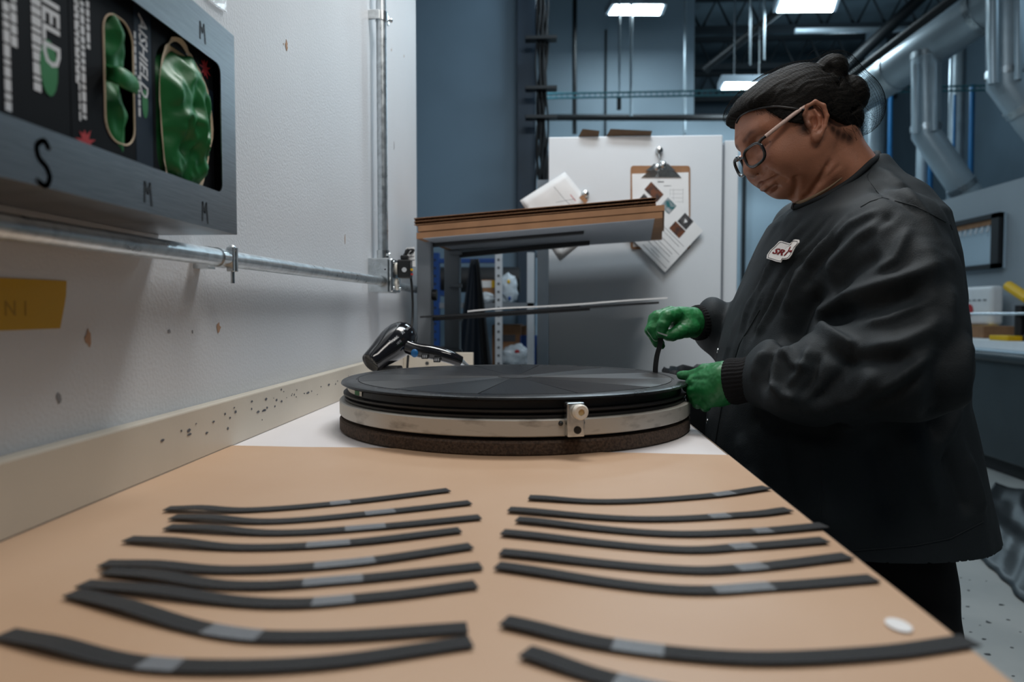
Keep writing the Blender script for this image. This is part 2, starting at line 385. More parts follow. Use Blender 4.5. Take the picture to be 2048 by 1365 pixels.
# bundle of cables beside the dark column
t = thing('cable_bundle', W(1084, 420, 5.1), 'bundle of dark cables running up beside the dark blue column', 'cables')
for i in range(7):
    pts = []
    for j in range(17):
        py = -60 + j * 36
        pts.append(W(1076 + i * 2.6 + 5 * math.sin(i * 2.1 + j * 0.9), py, 5.0 + 0.02 * (i % 3)))
    MB().tube(catmull(pts, 4), 0.007 + 0.004 * (i % 3), 7).build('cable', M['matte' if i % 3 else 'steelbeam'], t, smooth=60)
for py in (76, 176, 234):
    c = W(1085, py, 4.97); MB().box(c.x - .12, c.x + .10, c.y - .02, c.y + .06, c.z - .012, c.z + .012).build('clamp', M['steelbeam'], t, bevel=.003)

# ================================================================ far right: counter, board, machine
tc = thing('counter', (WX(1930, 700, 2.9).x, 3.9, 0), 'long dark metal counter with pale top along the low wall', 'counter')
cx0 = 2.95; cz = WX(1940, 697, cx0).z
MB().box(cx0, XR - 0.02, 2.8, 6.6, 0.10, cz - .05).build('body', M['counter'], tc, bevel=.01)
MB().tube([(cx0, 2.8, cz - .045), (cx0, 6.6, cz - .045)], 0.035, 14).build('rounded_rim', M['counter'], tc, smooth=50)
MB().box(cx0 - .02, XR - .02, 2.78, 6.62, cz - .012, cz).build('top', M['hallwall'], tc, bevel=.004)
MB().box(cx0 + .06, XR - .05, 2.9, 6.5, 0, .10).build('plinth', M['matte'], tc)
a = WX(1930, 640, 3.3)
def onz(px, py, x, z): p = WX(px, py, x); return Vector((p.x, p.y, z))
MB2 = MB().box(3.05, 3.5, 3.4, 5.9, cz, cz + .06); tag(MB2.build('sheet_stack', M['paper'], bevel=.004), 'stack of pale sheets lying on the dark counter', 'sheets')
p = WX(1960, 630, 3.3); b = thing('carton', (3.3, p.y, cz + .06), 'flat brown carton with yellow tape on the sheet stack', 'box')
MB().box(3.2, 3.45, p.y - .22, p.y + .35, cz + .062, cz + .15).build('carton_body', M['cardboard'], b, bevel=.003)
MB().box(3.197, 3.453, p.y + .02, p.y + .07, cz + .059, cz + .152).build('yellow_band', M['yellow'], b)
p = WX(1955, 560, 3.42); rl = thing('paper_roll', (3.45, p.y, cz + .15), 'wide white printed roll standing on the flat carton', 'roll')
MB().box(3.40, 3.50, p.y - .22, p.y + .33, cz + .15, cz + .46).build('sheet', M['paper'], rl, bevel=.03, seg=4)
MB().lathe([(0, 0), (.05, 0), (.05, .004), (0, .004)], (3.398, p.y + .06, cz + .27), 20, (-1, 0, 0)).build('printed_disc', M['redink'], rl)
k = 0
for i in range(6):
    MB().box(3.396, 3.3995, p.y - .16 + i * .07, p.y - .12 + i * .07, cz + .345, cz + .355).build('print_line', M['ink'], rl)
mc = thing('sealing_machine', (3.25, 4.35, cz + .06), 'black machine with yellow lever and a steel rod on the counter', 'machine')
q = WX(2040, 600, 3.2); mq = q.y
MB().box(3.15, 3.45, mq - .5, mq + .02, cz + .06, cz + .10).build('base', M['matte'], mc, bevel=.01)
MB().box(3.2, 3.38, mq - .42, mq - .02, cz + .10, cz + .42).build('body', M['matte'], mc, bevel=.03)
MB().tube([(3.18, mq + .10, cz + .44), (3.18, mq - .12, cz + .34)], 0.035, 12).build('lever', M['yellow'], mc, bevel=.005)
MB().tube([(3.14, mq + .75, cz + .24), (3.14, mq - .4, cz + .245)], 0.010, 10).build('rod', M['steel'], mc)
MB().box(3.05, 3.15, mq - .12, mq + .08, cz + .061, cz + .095).build('yellow_block', M['yellow'], mc, bevel=.004)
MB().tube([(3.17, mq - .05, cz + .10), (3.17, mq - .05, cz + .30)], 0.03, 12).build('column_tube', M['matte'], mc)
# framed board hanging on the low wall
XB = XR - 0.03
A, B, C, D = WX(1880, 445, XB), WX(2006, 424, XB), WX(2006, 536, XB), WX(1880, 530, XB)
bd = thing('hook_board', (XB, (A.y + B.y) / 2, C.z), 'dark framed board with a row of hooks on the low wall', 'board')
y0, y1, z0, z1 = B.y, A.y, C.z, B.z
MB().box(XB, XR, y0, y1, z0, z1).build('panel', M['hallwall'], bd)
fr = MB(); w = .10
MB().box(XB - .03, XB + .01, y0, y0 + w, z0, z1).build('frame', M['matte'], bd)
MB().box(XB - .03, XB + .01, y1 - w, y1, z0, z1).build('frame', M['matte'], bd)
MB().box(XB - .03, XB + .01, y0, y1, z1 - .04, z1).build('frame', M['matte'], bd)
MB().box(XB - .03, XB + .01, y0, y1, z0, z0 + .04).build('frame', M['matte'], bd)
MB().box(XB - .012, XB, y0 + w, y1 - w, z1 - .085, z1 - .04).build('wooden_rail', M['cardboard'], bd)
for i in range(9):
    y = y0 + w + .06 + i * (y1 - y0 - 2 * w) / 9
    h = MB().tube([(XB - .012, y, z1 - .09), (XB - .02, y, z1 - .14), (XB - .03, y, z1 - .13)], .008, 6); h.build('hook', M['print'], bd)
# black vinyl mat heaped on the aisle floor
def mat_pt(u, v):
    a = WZ(1925, 1085, 0).lerp(WZ(2075, 1235, 0), u); b = WZ(1990, 985, 0).lerp(WZ(2170, 1045, 0), u)
    p = a.lerp(b, v); p.z = 0.012 + 0.05 * math.sin(min(1, v * 2.2) * PI / 2) + .03 * mnoise.noise((u * 4, v * 5, 1)) * min(1, v * 3)
    p.z = max(.006, p.z); p.x += .02 * mnoise.noise((u * 7, 3, v)); return p
mb = MB(); n, m = 34, 22
mb.add([mat_pt(i / n, j / m) for j in range(m + 1) for i in range(n + 1)], [(j*(n+1)+i, j*(n+1)+i+1, (j+1)*(n+1)+i+1, (j+1)*(n+1)+i) for j in range(m) for i in range(n)])
o = mb.build('vinyl_mat', M['binbag'], smooth=80); md = o.modifiers.new('thick', 'SOLIDIFY'); md.thickness = .006
tag(o, 'crumpled black vinyl mat lying on the grey aisle floor', 'mat')
# chips in the floor coating
for i in range(30):
    px, py = random.uniform(1885, 2045), random.uniform(1150, 1360)
    c = WZ(px, py, 0.0004); r = random.uniform(.003, .010); a0 = random.random() * 6
    pts = [c + Vector((math.cos(a0 + k * PI / 3) * r * random.uniform(.5, 1.6), math.sin(a0 + k * PI / 3) * r * random.uniform(.4, 1.2), 0)) for k in range(6)]
    o = MB().plate(pts, (0, 0, 1), .0006).build('trim_%d' % (i + 1), M['matte']); o.parent = bpy.data.objects['floor']; o.location -= ORIG[bpy.data.objects['floor']]; o.name = 'coating_chip'

# ================================================================ bench
BY1 = 2.22; BX0, BX1 = -0.464, 0.2415
bench = thing('workbench', ((BX0 + BX1) / 2, 1.0, 0), 'long white laminate workbench with cream splashback against the wall', 'bench')
MB().box(BX0 - .02, BX1, -0.5, BY1, T - .032, T).build('worktop', M['laminate'], bench, bevel=.002)
MB().box(BX1 - .0005, BX1 + .0018, -0.5, BY1, T - .033, T - .0005).build('edge_band', M['edge'], bench)
MB().box(BX0 - .0195, BX0, -0.5, BY1, T, T + .069).build('splashback', M['cream'], bench, bevel=.0025)
MB().box(BX0, BX0 + .22, BY1 - .018, BY1, T, T + .069).build('end_splash', M['cream'], bench, bevel=.002)
sc = WX(822, 731, BX0 + .06); MB().lathe([(0, 0), (.006, 0), (.005, .002), (0, .003)], (BX0 + .075, BY1 - .018, T + .035), 14, (0, -1, 0)).build('screw', M['screw'], bench)
for x in (BX0 + .06, BX1 - .08):
    for y in (-.4, .9, BY1 - .1): MB().box(x - .025, x + .025, y - .025, y + .025, 0, T - .03).build('leg', M['rack'], bench)
for x in (BX0 + .06, BX1 - .08): MB().box(x - .02, x + .02, -.4, BY1 - .1, T - .09, T - .03).build('rail', M['rack'], bench)
# scuffs on the splashback: dark paint chips
sg = random.Random(5)
for i in range(46):
    px = sg.gauss(600, 60) if i < 34 else sg.uniform(300, 520)
    py0 = WX(px, 0, BX0); Yp = py0.y
    py = 625 - F * (T + sg.gauss(.045, .007) - CAMZ) / Yp
    c = WX(px, py, BX0 + .0003)
    if not (T + .008 < c.z < T + .062): continue
    r = sg.uniform(.0008, .0026); ln = sg.uniform(1, 2.6)
    pts = [c + Vector((0, math.cos(k * PI / 3) * r * ln * sg.uniform(.6, 1.3), math.sin(k * PI / 3) * r * sg.uniform(.5, 1.3))) for k in range(6)]
    MB().plate(pts, (1, 0, 0), .0003).build('scuff', M['ink'], bench)
# tan paper over the near half
yA, yB = WZ(470, 893, T).y, WZ(1450, 912, T).y
pp = MB(); nx, ny = 30, 60
def pz(x, y): return T + .0012 + .0010 * mnoise.noise((x * 6, y * 5, 0))
vv = []
for j in range(ny + 1):
    for i in range(nx + 1):
        u, v = i / nx, j / ny; x = BX0 + .0005 + u * (BX1 - BX0 - .001); ye = yA + (yB - yA) * u + .002 * mnoise.noise((u * 9, 4, 0)); y = -.45 + v * (ye + .45)
        vv.append((x, y, pz(x, y)))
pp.add(vv, [(j*(nx+1)+i, j*(nx+1)+i+1, (j+1)*(nx+1)+i+1, (j+1)*(nx+1)+i) for j in range(ny) for i in range(nx)])
o = pp.build('bench_paper', M['kraft'], smooth=80); tag(o, 'sheet of tan paper covering the near half of the workbench', 'paper')
c = WZ(1797, 1251, T + .0026); tag(MB().plate([c + Vector((math.cos(k*PI/8) * .007, math.sin(k*PI/8) * .010, 0)) for k in range(16)], (0,0,1), .0003).build('paper_dot', M['paper']), 'small round white sticker on tan paper near the bench edge', 'sticker')

# ---------------------------------------------------------------- mesh strips laid out on the paper
def mesh_material():
    m = mat('black_mesh_strip', (0.035, 0.036, 0.038), 0.48, spec=0.35)
    nt = m.node_tree; L = nt.links.new; b = nt.nodes['Principled BSDF']
    uv = nt.nodes.new('ShaderNodeUVMap')
    ck = nt.nodes.new('ShaderNodeTexWave'); ck.wave_type = 'BANDS'; ck.bands_direction = 'X'; ck.inputs['Scale'].default_value = 90
    ck2 = nt.nodes.new('ShaderNodeTexWave'); ck2.wave_type = 'BANDS'; ck2.bands_direction = 'Y'; ck2.inputs['Scale'].default_value = 90
    mx = nt.nodes.new('ShaderNodeMath'); mx.operation = 'MULTIPLY'
    L(uv.outputs[0], ck.inputs[0]); L(uv.outputs[0], ck2.inputs[0]); L(ck.outputs['Fac'], mx.inputs[0]); L(ck2.outputs['Fac'], mx.inputs[1])
    bp = nt.nodes.new('ShaderNodeBump'); bp.inputs['Strength'].default_value = 0.6; bp.inputs['Distance'].default_value = .0006
    L(mx.outputs[0], bp.inputs['Height']); L(bp.outputs[0], b.inputs['Normal'])
    cr = nt.nodes.new('ShaderNodeValToRGB'); L(mx.outputs[0], cr.inputs[0]); cr.color_ramp.elements[0].color = (.008, .008, .009, 1); cr.color_ramp.elements[1].color = (.085, .088, .092, 1)
    L(cr.outputs[0], b.inputs['Base Color'])
    return m
M['mesh'] = mesh_material()
M['tape'] = mat('clear_tape', (.45, .48, .52), 0.24, alpha=0.40, bump=0.3, bscale=120)
def ribbon(pts, w, th, liftf, n=10):
    P = catmull(pts, n); m = len(P); vs, fs, uv = [], [], []
    s = 0
    for i, p in enumerate(P):
        d = (P[min(i + 1, m - 1)] - P[max(i - 1, 0)]); d.z = 0; d.normalize(); side = Vector((-d.y, d.x, 0)) * w / 2
        if i: s += (P[i] - P[i - 1]).length
        z = liftf(i / (m - 1))
        for e in (-1, 1):
            q = p + side * e
            vs.append((q.x, q.y, z)); vs.append((q.x, q.y, z + th))
    for i in range(m - 1):
        a, b = i * 4, (i + 1) * 4
        fs += [(a+1, b+1, b+3, a+3), (a+2, b+2, b, a), (a, b, b+1, a+1), (a+3, b+3, b+2, a+2)]
    fs += [(0, 1, 3, 2), (4*m-4+2, 4*m-4+3, 4*m-4+1, 4*m-4)]
    return vs, fs, P
def uv_plane(ob):
    me = ob.data; l = me.uv_layers.new(name='UVMap')
    for li in me.loops:
        c = me.vertices[li.vertex_index].co; l.data[li.index].uv = (c.x * 8, c.y * 8)
left = [((333,1019),(500,1021),(700,1005),(897,981)), ((345,1036),(540,1044),(750,1027),(940,1006)), ((335,1056),(550,1067),(750,1055),(960,1035)),
        ((255,1080),(480,1096),(700,1086),(920,1061)), ((207,1129),(460,1141),(700,1127),(942,1093)), ((212,1144),(465,1172),(700,1160),(962,1133)),
        ((165,1170),(520,1207),(750,1195),(952,1170)), ((145,1188),(415,1260),(625,1275),(935,1257)), ((8,1270),(200,1315),(380,1334),(650,1326),(942,1285))]
right = [((1058,997),(1226,1004),(1412,993),(1534,976)), ((1018,1021),(1279,1039),(1491,1030),(1577,1020)), ((1034,1041),(1305,1067),(1491,1065),(1648,1052)),
         ((1005,1067),(1332,1099),(1491,1094),(1650,1081)), ((1002,1107),(1332,1139),(1491,1137),(1696,1113)), ((994,1134),(1332,1179),(1544,1174),(1748,1158)),
         ((1008,1245),(1226,1291),(1491,1317),(1757,1307),(1942,1283)), ((1050,1307),(1230,1362),(1500,1412),(1800,1425),(2010,1390))]
ordi = ['first', 'second', 'third', 'fourth', 'fifth', 'sixth', 'seventh', 'eighth', 'ninth and last']
tapeL = [(.62, .04), (.67, .05), (.62, .08), (.57, .10), (.62, .12), (.60, .14), (.52, .10), (.40, .12), (.42, .07)]
tapeR = [(.72, .05), (.55, .05), (.70, .03), (.62, .06), (.66, .06), (.55, .14), (.30, .08), (.30, .08)]
def strips(rows, tapes, side):
    for i, pts in enumerate(rows):
        P = [WZ(px, py, T + .003) for px, py in pts]; lift0 = .005 if side == 'wall' else .0015
        ov = side != 'wall'
        lf = lambda t: T + .0030 + (.0022 * math.exp(-((t - .14) / .10) ** 2) if not ov else .001 * math.exp(-((t - .05) / .1) ** 2))
        vs, fs, C = ribbon(P, .0142, .0009, lf)
        mb = MB(); mb.add(vs, fs)
        oname = ordi[i] if not (ov and i == 7) else 'eighth and last'
        lab = '%s black mesh strip, counted from the disc, in the row beside the %s' % (oname, 'wall' if side == 'wall' else 'worker')
        o = mb.build('mesh_strip', M['mesh']); uv_plane(o)
        tag(o, lab, 'strip', 'curved mesh strips laid out on the tan paper')
        tp, tw = tapes[i]; m = len(C); k0, k1 = max(1, int((tp - tw / 2) * m)), min(m - 2, int((tp + tw / 2) * m) + 1)
        seg = C[k0:k1 + 1]; q = MB()
        for a, b in zip(range(k0, k1), range(k0 + 1, k1 + 1)):
            quad = []
            for kk, e in ((a, -1), (b, -1), (b, 1), (a, 1)):
                d = C[min(kk + 1, m - 1)] - C[max(kk - 1, 0)]; d.z = 0; d.normalize()
                s = Vector((-d.y, d.x, 0)) * .0072 * e; z = lf(kk / (m - 1)) + .0011
                quad.append(Vector((C[kk].x + s.x, C[kk].y + s.y, z)))
            q.add(quad, [(0, 1, 2, 3)])
        q.build('clear_tape', M['tape'], o)
strips(left, tapeL, 'wall'); strips(right, tapeR, 'front')

# ================================================================ turntable with the polishing disc
DC = Vector((-.0645, 1.25, T))
tt = thing('disc_stand', DC, 'round stack of black disc, worn metal ring and brown foam on the bench', 'turntable')
RB = .3015
MB().lathe([(.18, 0), (RB - .003, 0), (RB, .003), (RB, .018), (RB - .003, .021), (.18, .021)], DC, 128, closed=True).build('foam_base', M['foam'], tt, smooth=40)
MB().lathe([(.2, .021), (RB - .02, .021), (RB - .02, .0265), (.2, .0265)], DC, 96, closed=True).build('spacer', M['matte'], tt, smooth=40)
MB().lathe([(.22, .0265), (RB - .0015, .0265), (RB, .028), (RB, .0485), (RB - .0015, .0500), (RB - .012, .0500), (RB - .012, .046), (.22, .046)], DC, 128, closed=True).build('metal_ring', M['ring'], tt, smooth=40)
MB().lathe([(.2, .046), (RB - .014, .046), (RB - .008, .0515), (RB - .008, .0545), (RB - .013, .057), (.2, .057)], DC, 128, closed=True).build('lower_seal', M['rubber'], tt, smooth=40)
MB().lathe([(.2, .057), (.291, .057), (.295, .0595), (.295, .062), (.287, .064), (.2855, .074), (.2, .074)], DC, 128, closed=True).build('drum', M['rubber'], tt, smooth=40)
RT = .2990; ZT = .0815
M['platter'] = mat('smooth_black_platter', (.012, .0125, .0135), 0.30, var=.15, vscale=20, rvar=.06)
MB().lathe([(0, .073), (.284, .073), (RT - .004, .0745), (RT, .077), (RT - .001, .0795), (RT - .005, .0813), (RT - .012, ZT), (.274, ZT), (.2735, ZT - .0006), (.2715, ZT - .0006), (.271, ZT - .0012), (0, ZT - .0012)], DC, 160).build('platter', M['platter'], tt, smooth=40)
def sector_material():
    m = mat('grooved_sector', (.020, .021, .022), 0.30, spec=.6)
    nt = m.node_tree; L = nt.links.new; b = nt.nodes['Principled BSDF']
    b.inputs['Anisotropic'].default_value = .85
    vt = nt.nodes.new('ShaderNodeVectorTransform'); vt.vector_type = 'VECTOR'; vt.convert_from = 'OBJECT'; vt.convert_to = 'WORLD'; vt.inputs[0].default_value = (0, 1, 0)
    L(vt.outputs[0], b.inputs['Tangent'])
    tc = nt.nodes.new('ShaderNodeTexCoord'); mp = nt.nodes.new('ShaderNodeMapping'); mp.inputs['Scale'].default_value = (2, 420, 1); L(tc.outputs['Object'], mp.inputs[0])
    n = nt.nodes.new('ShaderNodeTexNoise'); n.inputs['Scale'].default_value = 1.0; n.inputs['Detail'].default_value = 3; L(mp.outputs[0], n.inputs['Vector'])
    cr = nt.nodes.new('ShaderNodeValToRGB'); L(n.outputs['Fac'], cr.inputs[0]); cr.color_ramp.elements[0].position = .35; cr.color_ramp.elements[1].position = .65
    cr.color_ramp.elements[0].color = (.008, .008, .009, 1); cr.color_ramp.elements[1].color = (.026, .026, .027, 1); L(cr.outputs[0], b.inputs['Base Color'])
    return m
M['sector'] = sector_material()
NS = 12; ha = PI / NS - .0035; r0, r1 = .030, .2705
v = []; K = 8
for i in range(K + 1):
    a = -ha + 2 * ha * i / K
    for r in (r0, r1):
        for z in (ZT - .0012, ZT): v.append((math.cos(a) * r, math.sin(a) * r, z))
f = []
for i in range(K):
    a, b = 4 * i, 4 * i + 4
    f += [(a+1, a+3, b+3, b+1), (a, b, b+2, a+2), (a, a+1, b+1, b), (a+2, b+2, b+3, a+3)]
f += [(0, 2, 3, 1), (4*K, 4*K+1, 4*K+3, 4*K+2)]
sm = bpy.data.meshes.new('sector'); sm.from_pydata(v, [], f); sm.materials.append(M['sector']); sm.update()
for i in range(NS):
    o = bpy.data.objects.new('sector', sm); COL.objects.link(o); o.parent = tt; o.rotation_euler = (0, 0, math.radians(7) + 2 * PI * i / NS)
MB().lathe([(0, ZT - .001), (.030, ZT - .001), (.030, ZT + .0004), (.026, ZT + .0012), (0, ZT + .0012)], DC, 40).build('hub', M['rubber'], tt, smooth=40)
# clamp block at the rim
def rim(px, R):                              # point of the circle of radius R that faces the camera at pixel column px
    d = W(px, 625, 1.0) - Vector((0, 0, CAMZ)); d.z = 0; d.normalize(); c = Vector((DC.x, DC.y, 0)); b = d.dot(c)
    t = b - math.sqrt(max(0, b * b - c.length_squared + R * R)); return Vector((d.x * t, d.y * t, 0))
p = rim(1147, RB); nrm = Vector((p.x - DC.x, p.y - DC.y, 0)).normalized(); tan = Vector((-nrm.y, nrm.x, 0))
def clampblock(w, t0, t1, z0, z1):
    b = [p - tan * w + nrm * t0, p + tan * w + nrm * t0, p + tan * w + nrm * t1, p - tan * w + nrm * t1]
    mb = MB(); lo = [q + Vector((0, 0, T + z0)) for q in b]; hi = [q + Vector((0, 0, T + z1)) for q in b]
    mb.hexa(lo[::-1] if (b[1]-b[0]).cross(b[2]-b[0]).z < 0 else lo, hi[::-1] if (b[1]-b[0]).cross(b[2]-b[0]).z < 0 else hi); return mb
cb = clampblock(.0125, -.002, .012, .0270, .0735).build('clamp_block', M['zinc'], tt, bevel=.002)
kc = Vector((p.x, p.y, T + .0615)) + nrm * .012 + tan * .004
MB().lathe([(0, 0), (.0085, 0), (.0105, .002), (.0105, .008), (.009, .010), (.0045, .010), (.0045, .006), (0, .006)], kc, 28, nrm).build('knob', M['white'], cb, smooth=40)
MB().lathe([(0, .0062), (.0045, .0062), (.0043, .0082), (0, .0082)], kc, 18, nrm).build('knob_core', M['ivory'], cb)
MB().lathe([(0, -.002), (.0052, -.002), (.0052, .0012), (.004, .0016), (0, .0010)], Vector((p.x, p.y, T + .0365)) + nrm * .012 + tan * .002, 24, nrm).build('bolt', M['matte'], cb, smooth=40)
for px in (1122, 1166):
    q = rim(px, RB); MB().ball((q.x, q.y, T + .0445), .0035, 10, 6).build('set_screw', M['screw'], tt, smooth=60)
def rimlabel(px0, px1, R, z0, z1, m, name):
    mb = MB(); n = 8; vs = []
    for i in range(n + 1):
        q = rim(px0 + (px1 - px0) * i / n, R); vs += [(q.x, q.y, T + z0), (q.x, q.y, T + z1)]
    mb.add(vs, [(2*i, 2*i+2, 2*i+3, 2*i+1) for i in range(n)]); return mb.build(name, M[m], tt)
rimlabel(694, 722, .2875, .0655, .0725, 'white', 'paper_label'); rimlabel(708, 717, .2878, .0655, .0725, 'leaf', 'green_dot')

# ================================================================ hair dryer
HY = 1.62
hd = thing('hair_dryer', W(800, 700, HY), 'glossy black hair dryer with blue button lying behind the disc', 'hair dryer')
mm = HY / F
prof_c = [(739, 728, 0.006), (743, 723, 0), (765, 703, 0), (790, 678, 0), (805, 668, 0), (815, 662, 0)]
a = W(741, 726, HY - .045); b = W(799, 679, HY + .025); ax = (b - a).normalized()
Lb = (b - a).length
body = [(0, .004), (.0150, .004), (.0225, .001), (.0232, -.001), (.0245, .002), (.0265, .012), (.0295, .026), (.034, .042), (.0385, .060), (.0405, .075), (.0400, .088), (.036, .102), (.028, .112), (.0175, .118), (0, .120)]
body = [(r * 1.0, z * Lb / .085) for r, z in body]
MB().lathe([(.0185, .003), (.0225, .0), (.0232, -.001)] + body[4:], a, 48, ax).build('barrel', M['gloss'], hd, smooth=60)
MB().lathe([(0, .006), (.0190, .006), (.0190, .0035), (.0185, .0035)], a, 40, ax).build('nozzle_back', M['matte'], hd)
u = ax.orthogonal().normalized(); w = ax.cross(u)
for k in range(3):
    d = u * math.cos(k * PI / 3 + .3) + w * math.sin(k * PI / 3 + .3); MB().tube([a - d * .0185 + ax * .003, a + d * .0185 + ax * .003], .0006, 6).build('grille_bar', M['screw'], hd)
MB().tube([a + ax * .002, a + ax * .005], .002, 10).build('grille_hub', M['screw'], hd)
h0, h1, h2 = W(806, 690, HY + .005), W(868, 706, HY + .0), W(921, 724, HY + .01)
hp = catmull([h0, W(832, 700, HY), h1, W(898, 714, HY), h2], 6)
MB().tube(hp, [0.0165 + .002 * math.sin(i / len(hp) * 3) - .004 * i / len(hp) for i in range(len(hp))], 20).build('handle', M['gloss'], hd, smooth=60, bevel=0)
tocam = (Vector((0, 0, CAMZ)) - h1).normalized()
def onhandle(px, py): return W(px, py, HY - .0185)
q = onhandle(829, 707); MB().ball(q, (.0085, .004, .0095), 18, 10).build('blue_button', mat('blue_button', lin(28, 96, 150), .35), hd, smooth=80)
for px, py in ((850, 713), (874, 720)):
    q = W(px, py, HY - .0175); sw = MB().box(q.x - .008, q.x + .008, q.y - .003, q.y + .004, q.z - .006, q.z + .006).build('switch', M['matte'], hd, bevel=.0015)
    for e in (-1, 0, 1): MB().box(q.x + e * .004 - .0008, q.x + e * .004 + .0008, q.y - .0038, q.y - .002, q.z - .003, q.z + .003).build('switch_mark', M['print'], sw)
MB().tube([h2, W(931, 731, HY + .012), W(942, 738, HY + .015), W(960, 760, HY + .02)], [.009, .006, .005, .005], 12).build('strain_relief', M['steel'], hd, smooth=60)
# lettering along the barrel
tl = (Vector((0, 0, CAMZ)) - (a + b) / 2).normalized(); tl = (tl - ax * tl.dot(ax)).normalized(); up2 = tl.cross(ax)
def barrel_pt(s, off):                        # s along the axis from the nozzle, off = arc offset
    zs = [q[1] for q in body[3:]]; rs = [q[0] for q in body[3:]]; r = float(np.interp(s, zs, rs)) + .0004
    an = off / max(r, .01); return a + ax * s + (tl * math.cos(an) + up2 * math.sin(an)) * r
for txt, size, s0, off in (('heat', .0135, .045, .004), ('xl', .0135, .074, .004), ('1875', .007, .052, -.007), ('ems', .011, .089, .005)):
    k = Lb / .085
    text_mb(txt, size, None, mapf=lambda c: barrel_pt((s0 * k + c.x) * 1.0, off + c.y)).build('lettering', M['print'], hd)
blk = W(775, 735, HY)
tag(MB().box(blk.x - .02, blk.x + .03, HY - .03, HY + .03, T + .0005, W(775, 733, HY).z).build('dryer_rest', M['matte'], bevel=.004), 'low black rest block under the hair dryer behind the disc', 'block')
# ================================================================ wall fittings
# glove dispenser
XF = WX(467, 300, -0.386).x; YE = W(465, 300, .857).y
zt0, zb0 = WX(463, 68, XF).z, WX(467, 468, XF).z
yi = WX(443, 250, XF).y; zti, zbi = WX(428, 121, XF).z, WX(445, 386, XF).z
YS = .33
dp = thing('glove_dispenser', (XF - .05, (YS + YE) / 2, zb0), 'stainless steel glove box holder screwed to the wall above the conduit', 'dispenser')
fp = frame_plate((YS, YE, zb0, zt0), (YS + .03, yi, zbi, zti, .010), None, lambda u, v: (XF, u, v), (-1, 0, 0), .0012)
fp.build('front_frame', M['stainless'], dp)
sh = MB().box(WALLX, XF - .0012, YS, YE, zb0, zb0 + .0015).box(WALLX, XF - .0012, YS, YE, zt0 - .0015, zt0).box(WALLX, XF - .0012, YE - .0015, YE, zb0, zt0).box(WALLX, XF - .0012, YS, YS + .0015, zb0, zt0).box(WALLX, WALLX + .0012, YS, YE, zb0, zt0)
sh.build('shell', M['stainless'], dp)
pen = mat('marker_pen', lin(30, 33, 37), .5)
def hand(letter, px, py, sx, sz):
    c = WX(px, py, XF); mb = MB(); P = lambda u, v: Vector((XF + .0002, c.y + u * sx, c.z + v * sz))
    if letter == 'M': pts = [P(-.5, -.5), P(-.42, .5), P(-.05, -.05), P(.28, .5), P(.5, -.6)]
    else: pts = catmull([P(.38, .36), P(.1, .5), P(-.32, .36), P(-.25, .1), P(.2, -.08), P(.38, -.3), P(.1, -.5), P(-.38, -.42)], 5)
    stroke(mb, pts, .0022 if letter == 'M' else .0042, (1, 0, 0), .0002); mb.build('pen_mark', pen, dp)
hand('M', 405, 64, .012, .018); hand('M', 410, 424, .012, .020); hand('M', 296, 386, .012, .019); hand('S', 86, 326, .018, .034)
# glove boxes
XG = XF - .010
ySeam = [WX(305, 200, XG).y, WX(141, 200, XG).y]; wB = ySeam[0] - ySeam[1]
zg0, zg1 = zb0 + .003, zt0 - .008
def carton(y0, y1, label, hole):
    b = thing('glove_box', (XG - .04, (y0 + y1) / 2, zg0), label, 'glove box', 'cartons of green gloves in the holder')
    y0 += .0006; y1 -= .0006
    frame_plate((y0, y1, zg0, zg1), hole, None, lambda u, v: (XG, u, v), (-1, 0, 0), .0008).build('front_panel', M['boxblack'], b)
    MB().box(WALLX + .003, XG - .0008, y0, y0 + .0008, zg0, zg1).box(WALLX + .003, XG - .0008, y1 - .0008, y1, zg0, zg1).box(WALLX + .003, XG - .0008, y0, y1, zg0, zg0 + .0008).box(WALLX + .003, XG - .0008, y0, y1, zg1 - .0008, zg1).box(WALLX + .003, WALLX + .0038, y0, y1, zg0, zg1).build('carton_body', M['boxblack'], b)
    return b
down = lambda px, py, x: frame_mat(WX(px, py, x), (0, 0, -1), (0, 1, 0))
# box with the torn opening
yA0, yA1 = ySeam[0], min(yi + .004, ySeam[0] + .128)
bxA = carton(yA0, yA1, 'black glove box with torn opening and a big bulging green glove', (yA0 + .006, yA1 - .022, zg0 + .035, zg1 - .050, .03))
bxB = carton(ySeam[1], ySeam[0], 'black glove box with neat oval slot showing folded green gloves', (WX(208, 150, XG).y, WX(266, 150, XG).y, WX(262, 296, XG).z, WX(214, 20, XG).z, .0185))
yC0 = ySeam[1] - wB
bxC = carton(yC0, ySeam[1], 'dark glove box with white lettering and green leaf, partly cut by the frame edge', (yC0 + .012, yC0 + .045, zg0 + .06, zg1 - .06, .015))
# torn cardboard rim of the opening
rg = random.Random(3); mb = MB(); cy, czz = (yA0 + yA1) / 2 - .004, (zg0 + zg1) / 2 - .010
N = 56; vo = []
for k in range(N):
    a = 2 * PI * k / N; ex = .050 * (1 + .10 * math.sin(3 * a + 1)); ez = .083 * (1 + .05 * math.sin(4 * a))
    w = .0035 + .006 * max(0, math.sin(1.5 * a + 1.2)) ** 2 + rg.uniform(-.0015, .0015)
    y, z = cy + ex * math.cos(a), czz + ez * math.sin(a); y = max(yA0 + .002, y)
    vo += [(XG + .0006, y, z), (XG + .0015 + rg.uniform(0, .001), max(yA0 + .001, cy + (ex + w) * math.cos(a)), czz + (ez + w) * math.sin(a)), (XG - .006, cy + (ex - .012) * math.cos(a), czz + (ez - .012) * math.sin(a))]
fs = []
for k in range(N):
    a, b = 3 * k, 3 * ((k + 1) % N); fs += [(a, a + 1, b + 1, b), (a + 2, a, b, b + 2)]
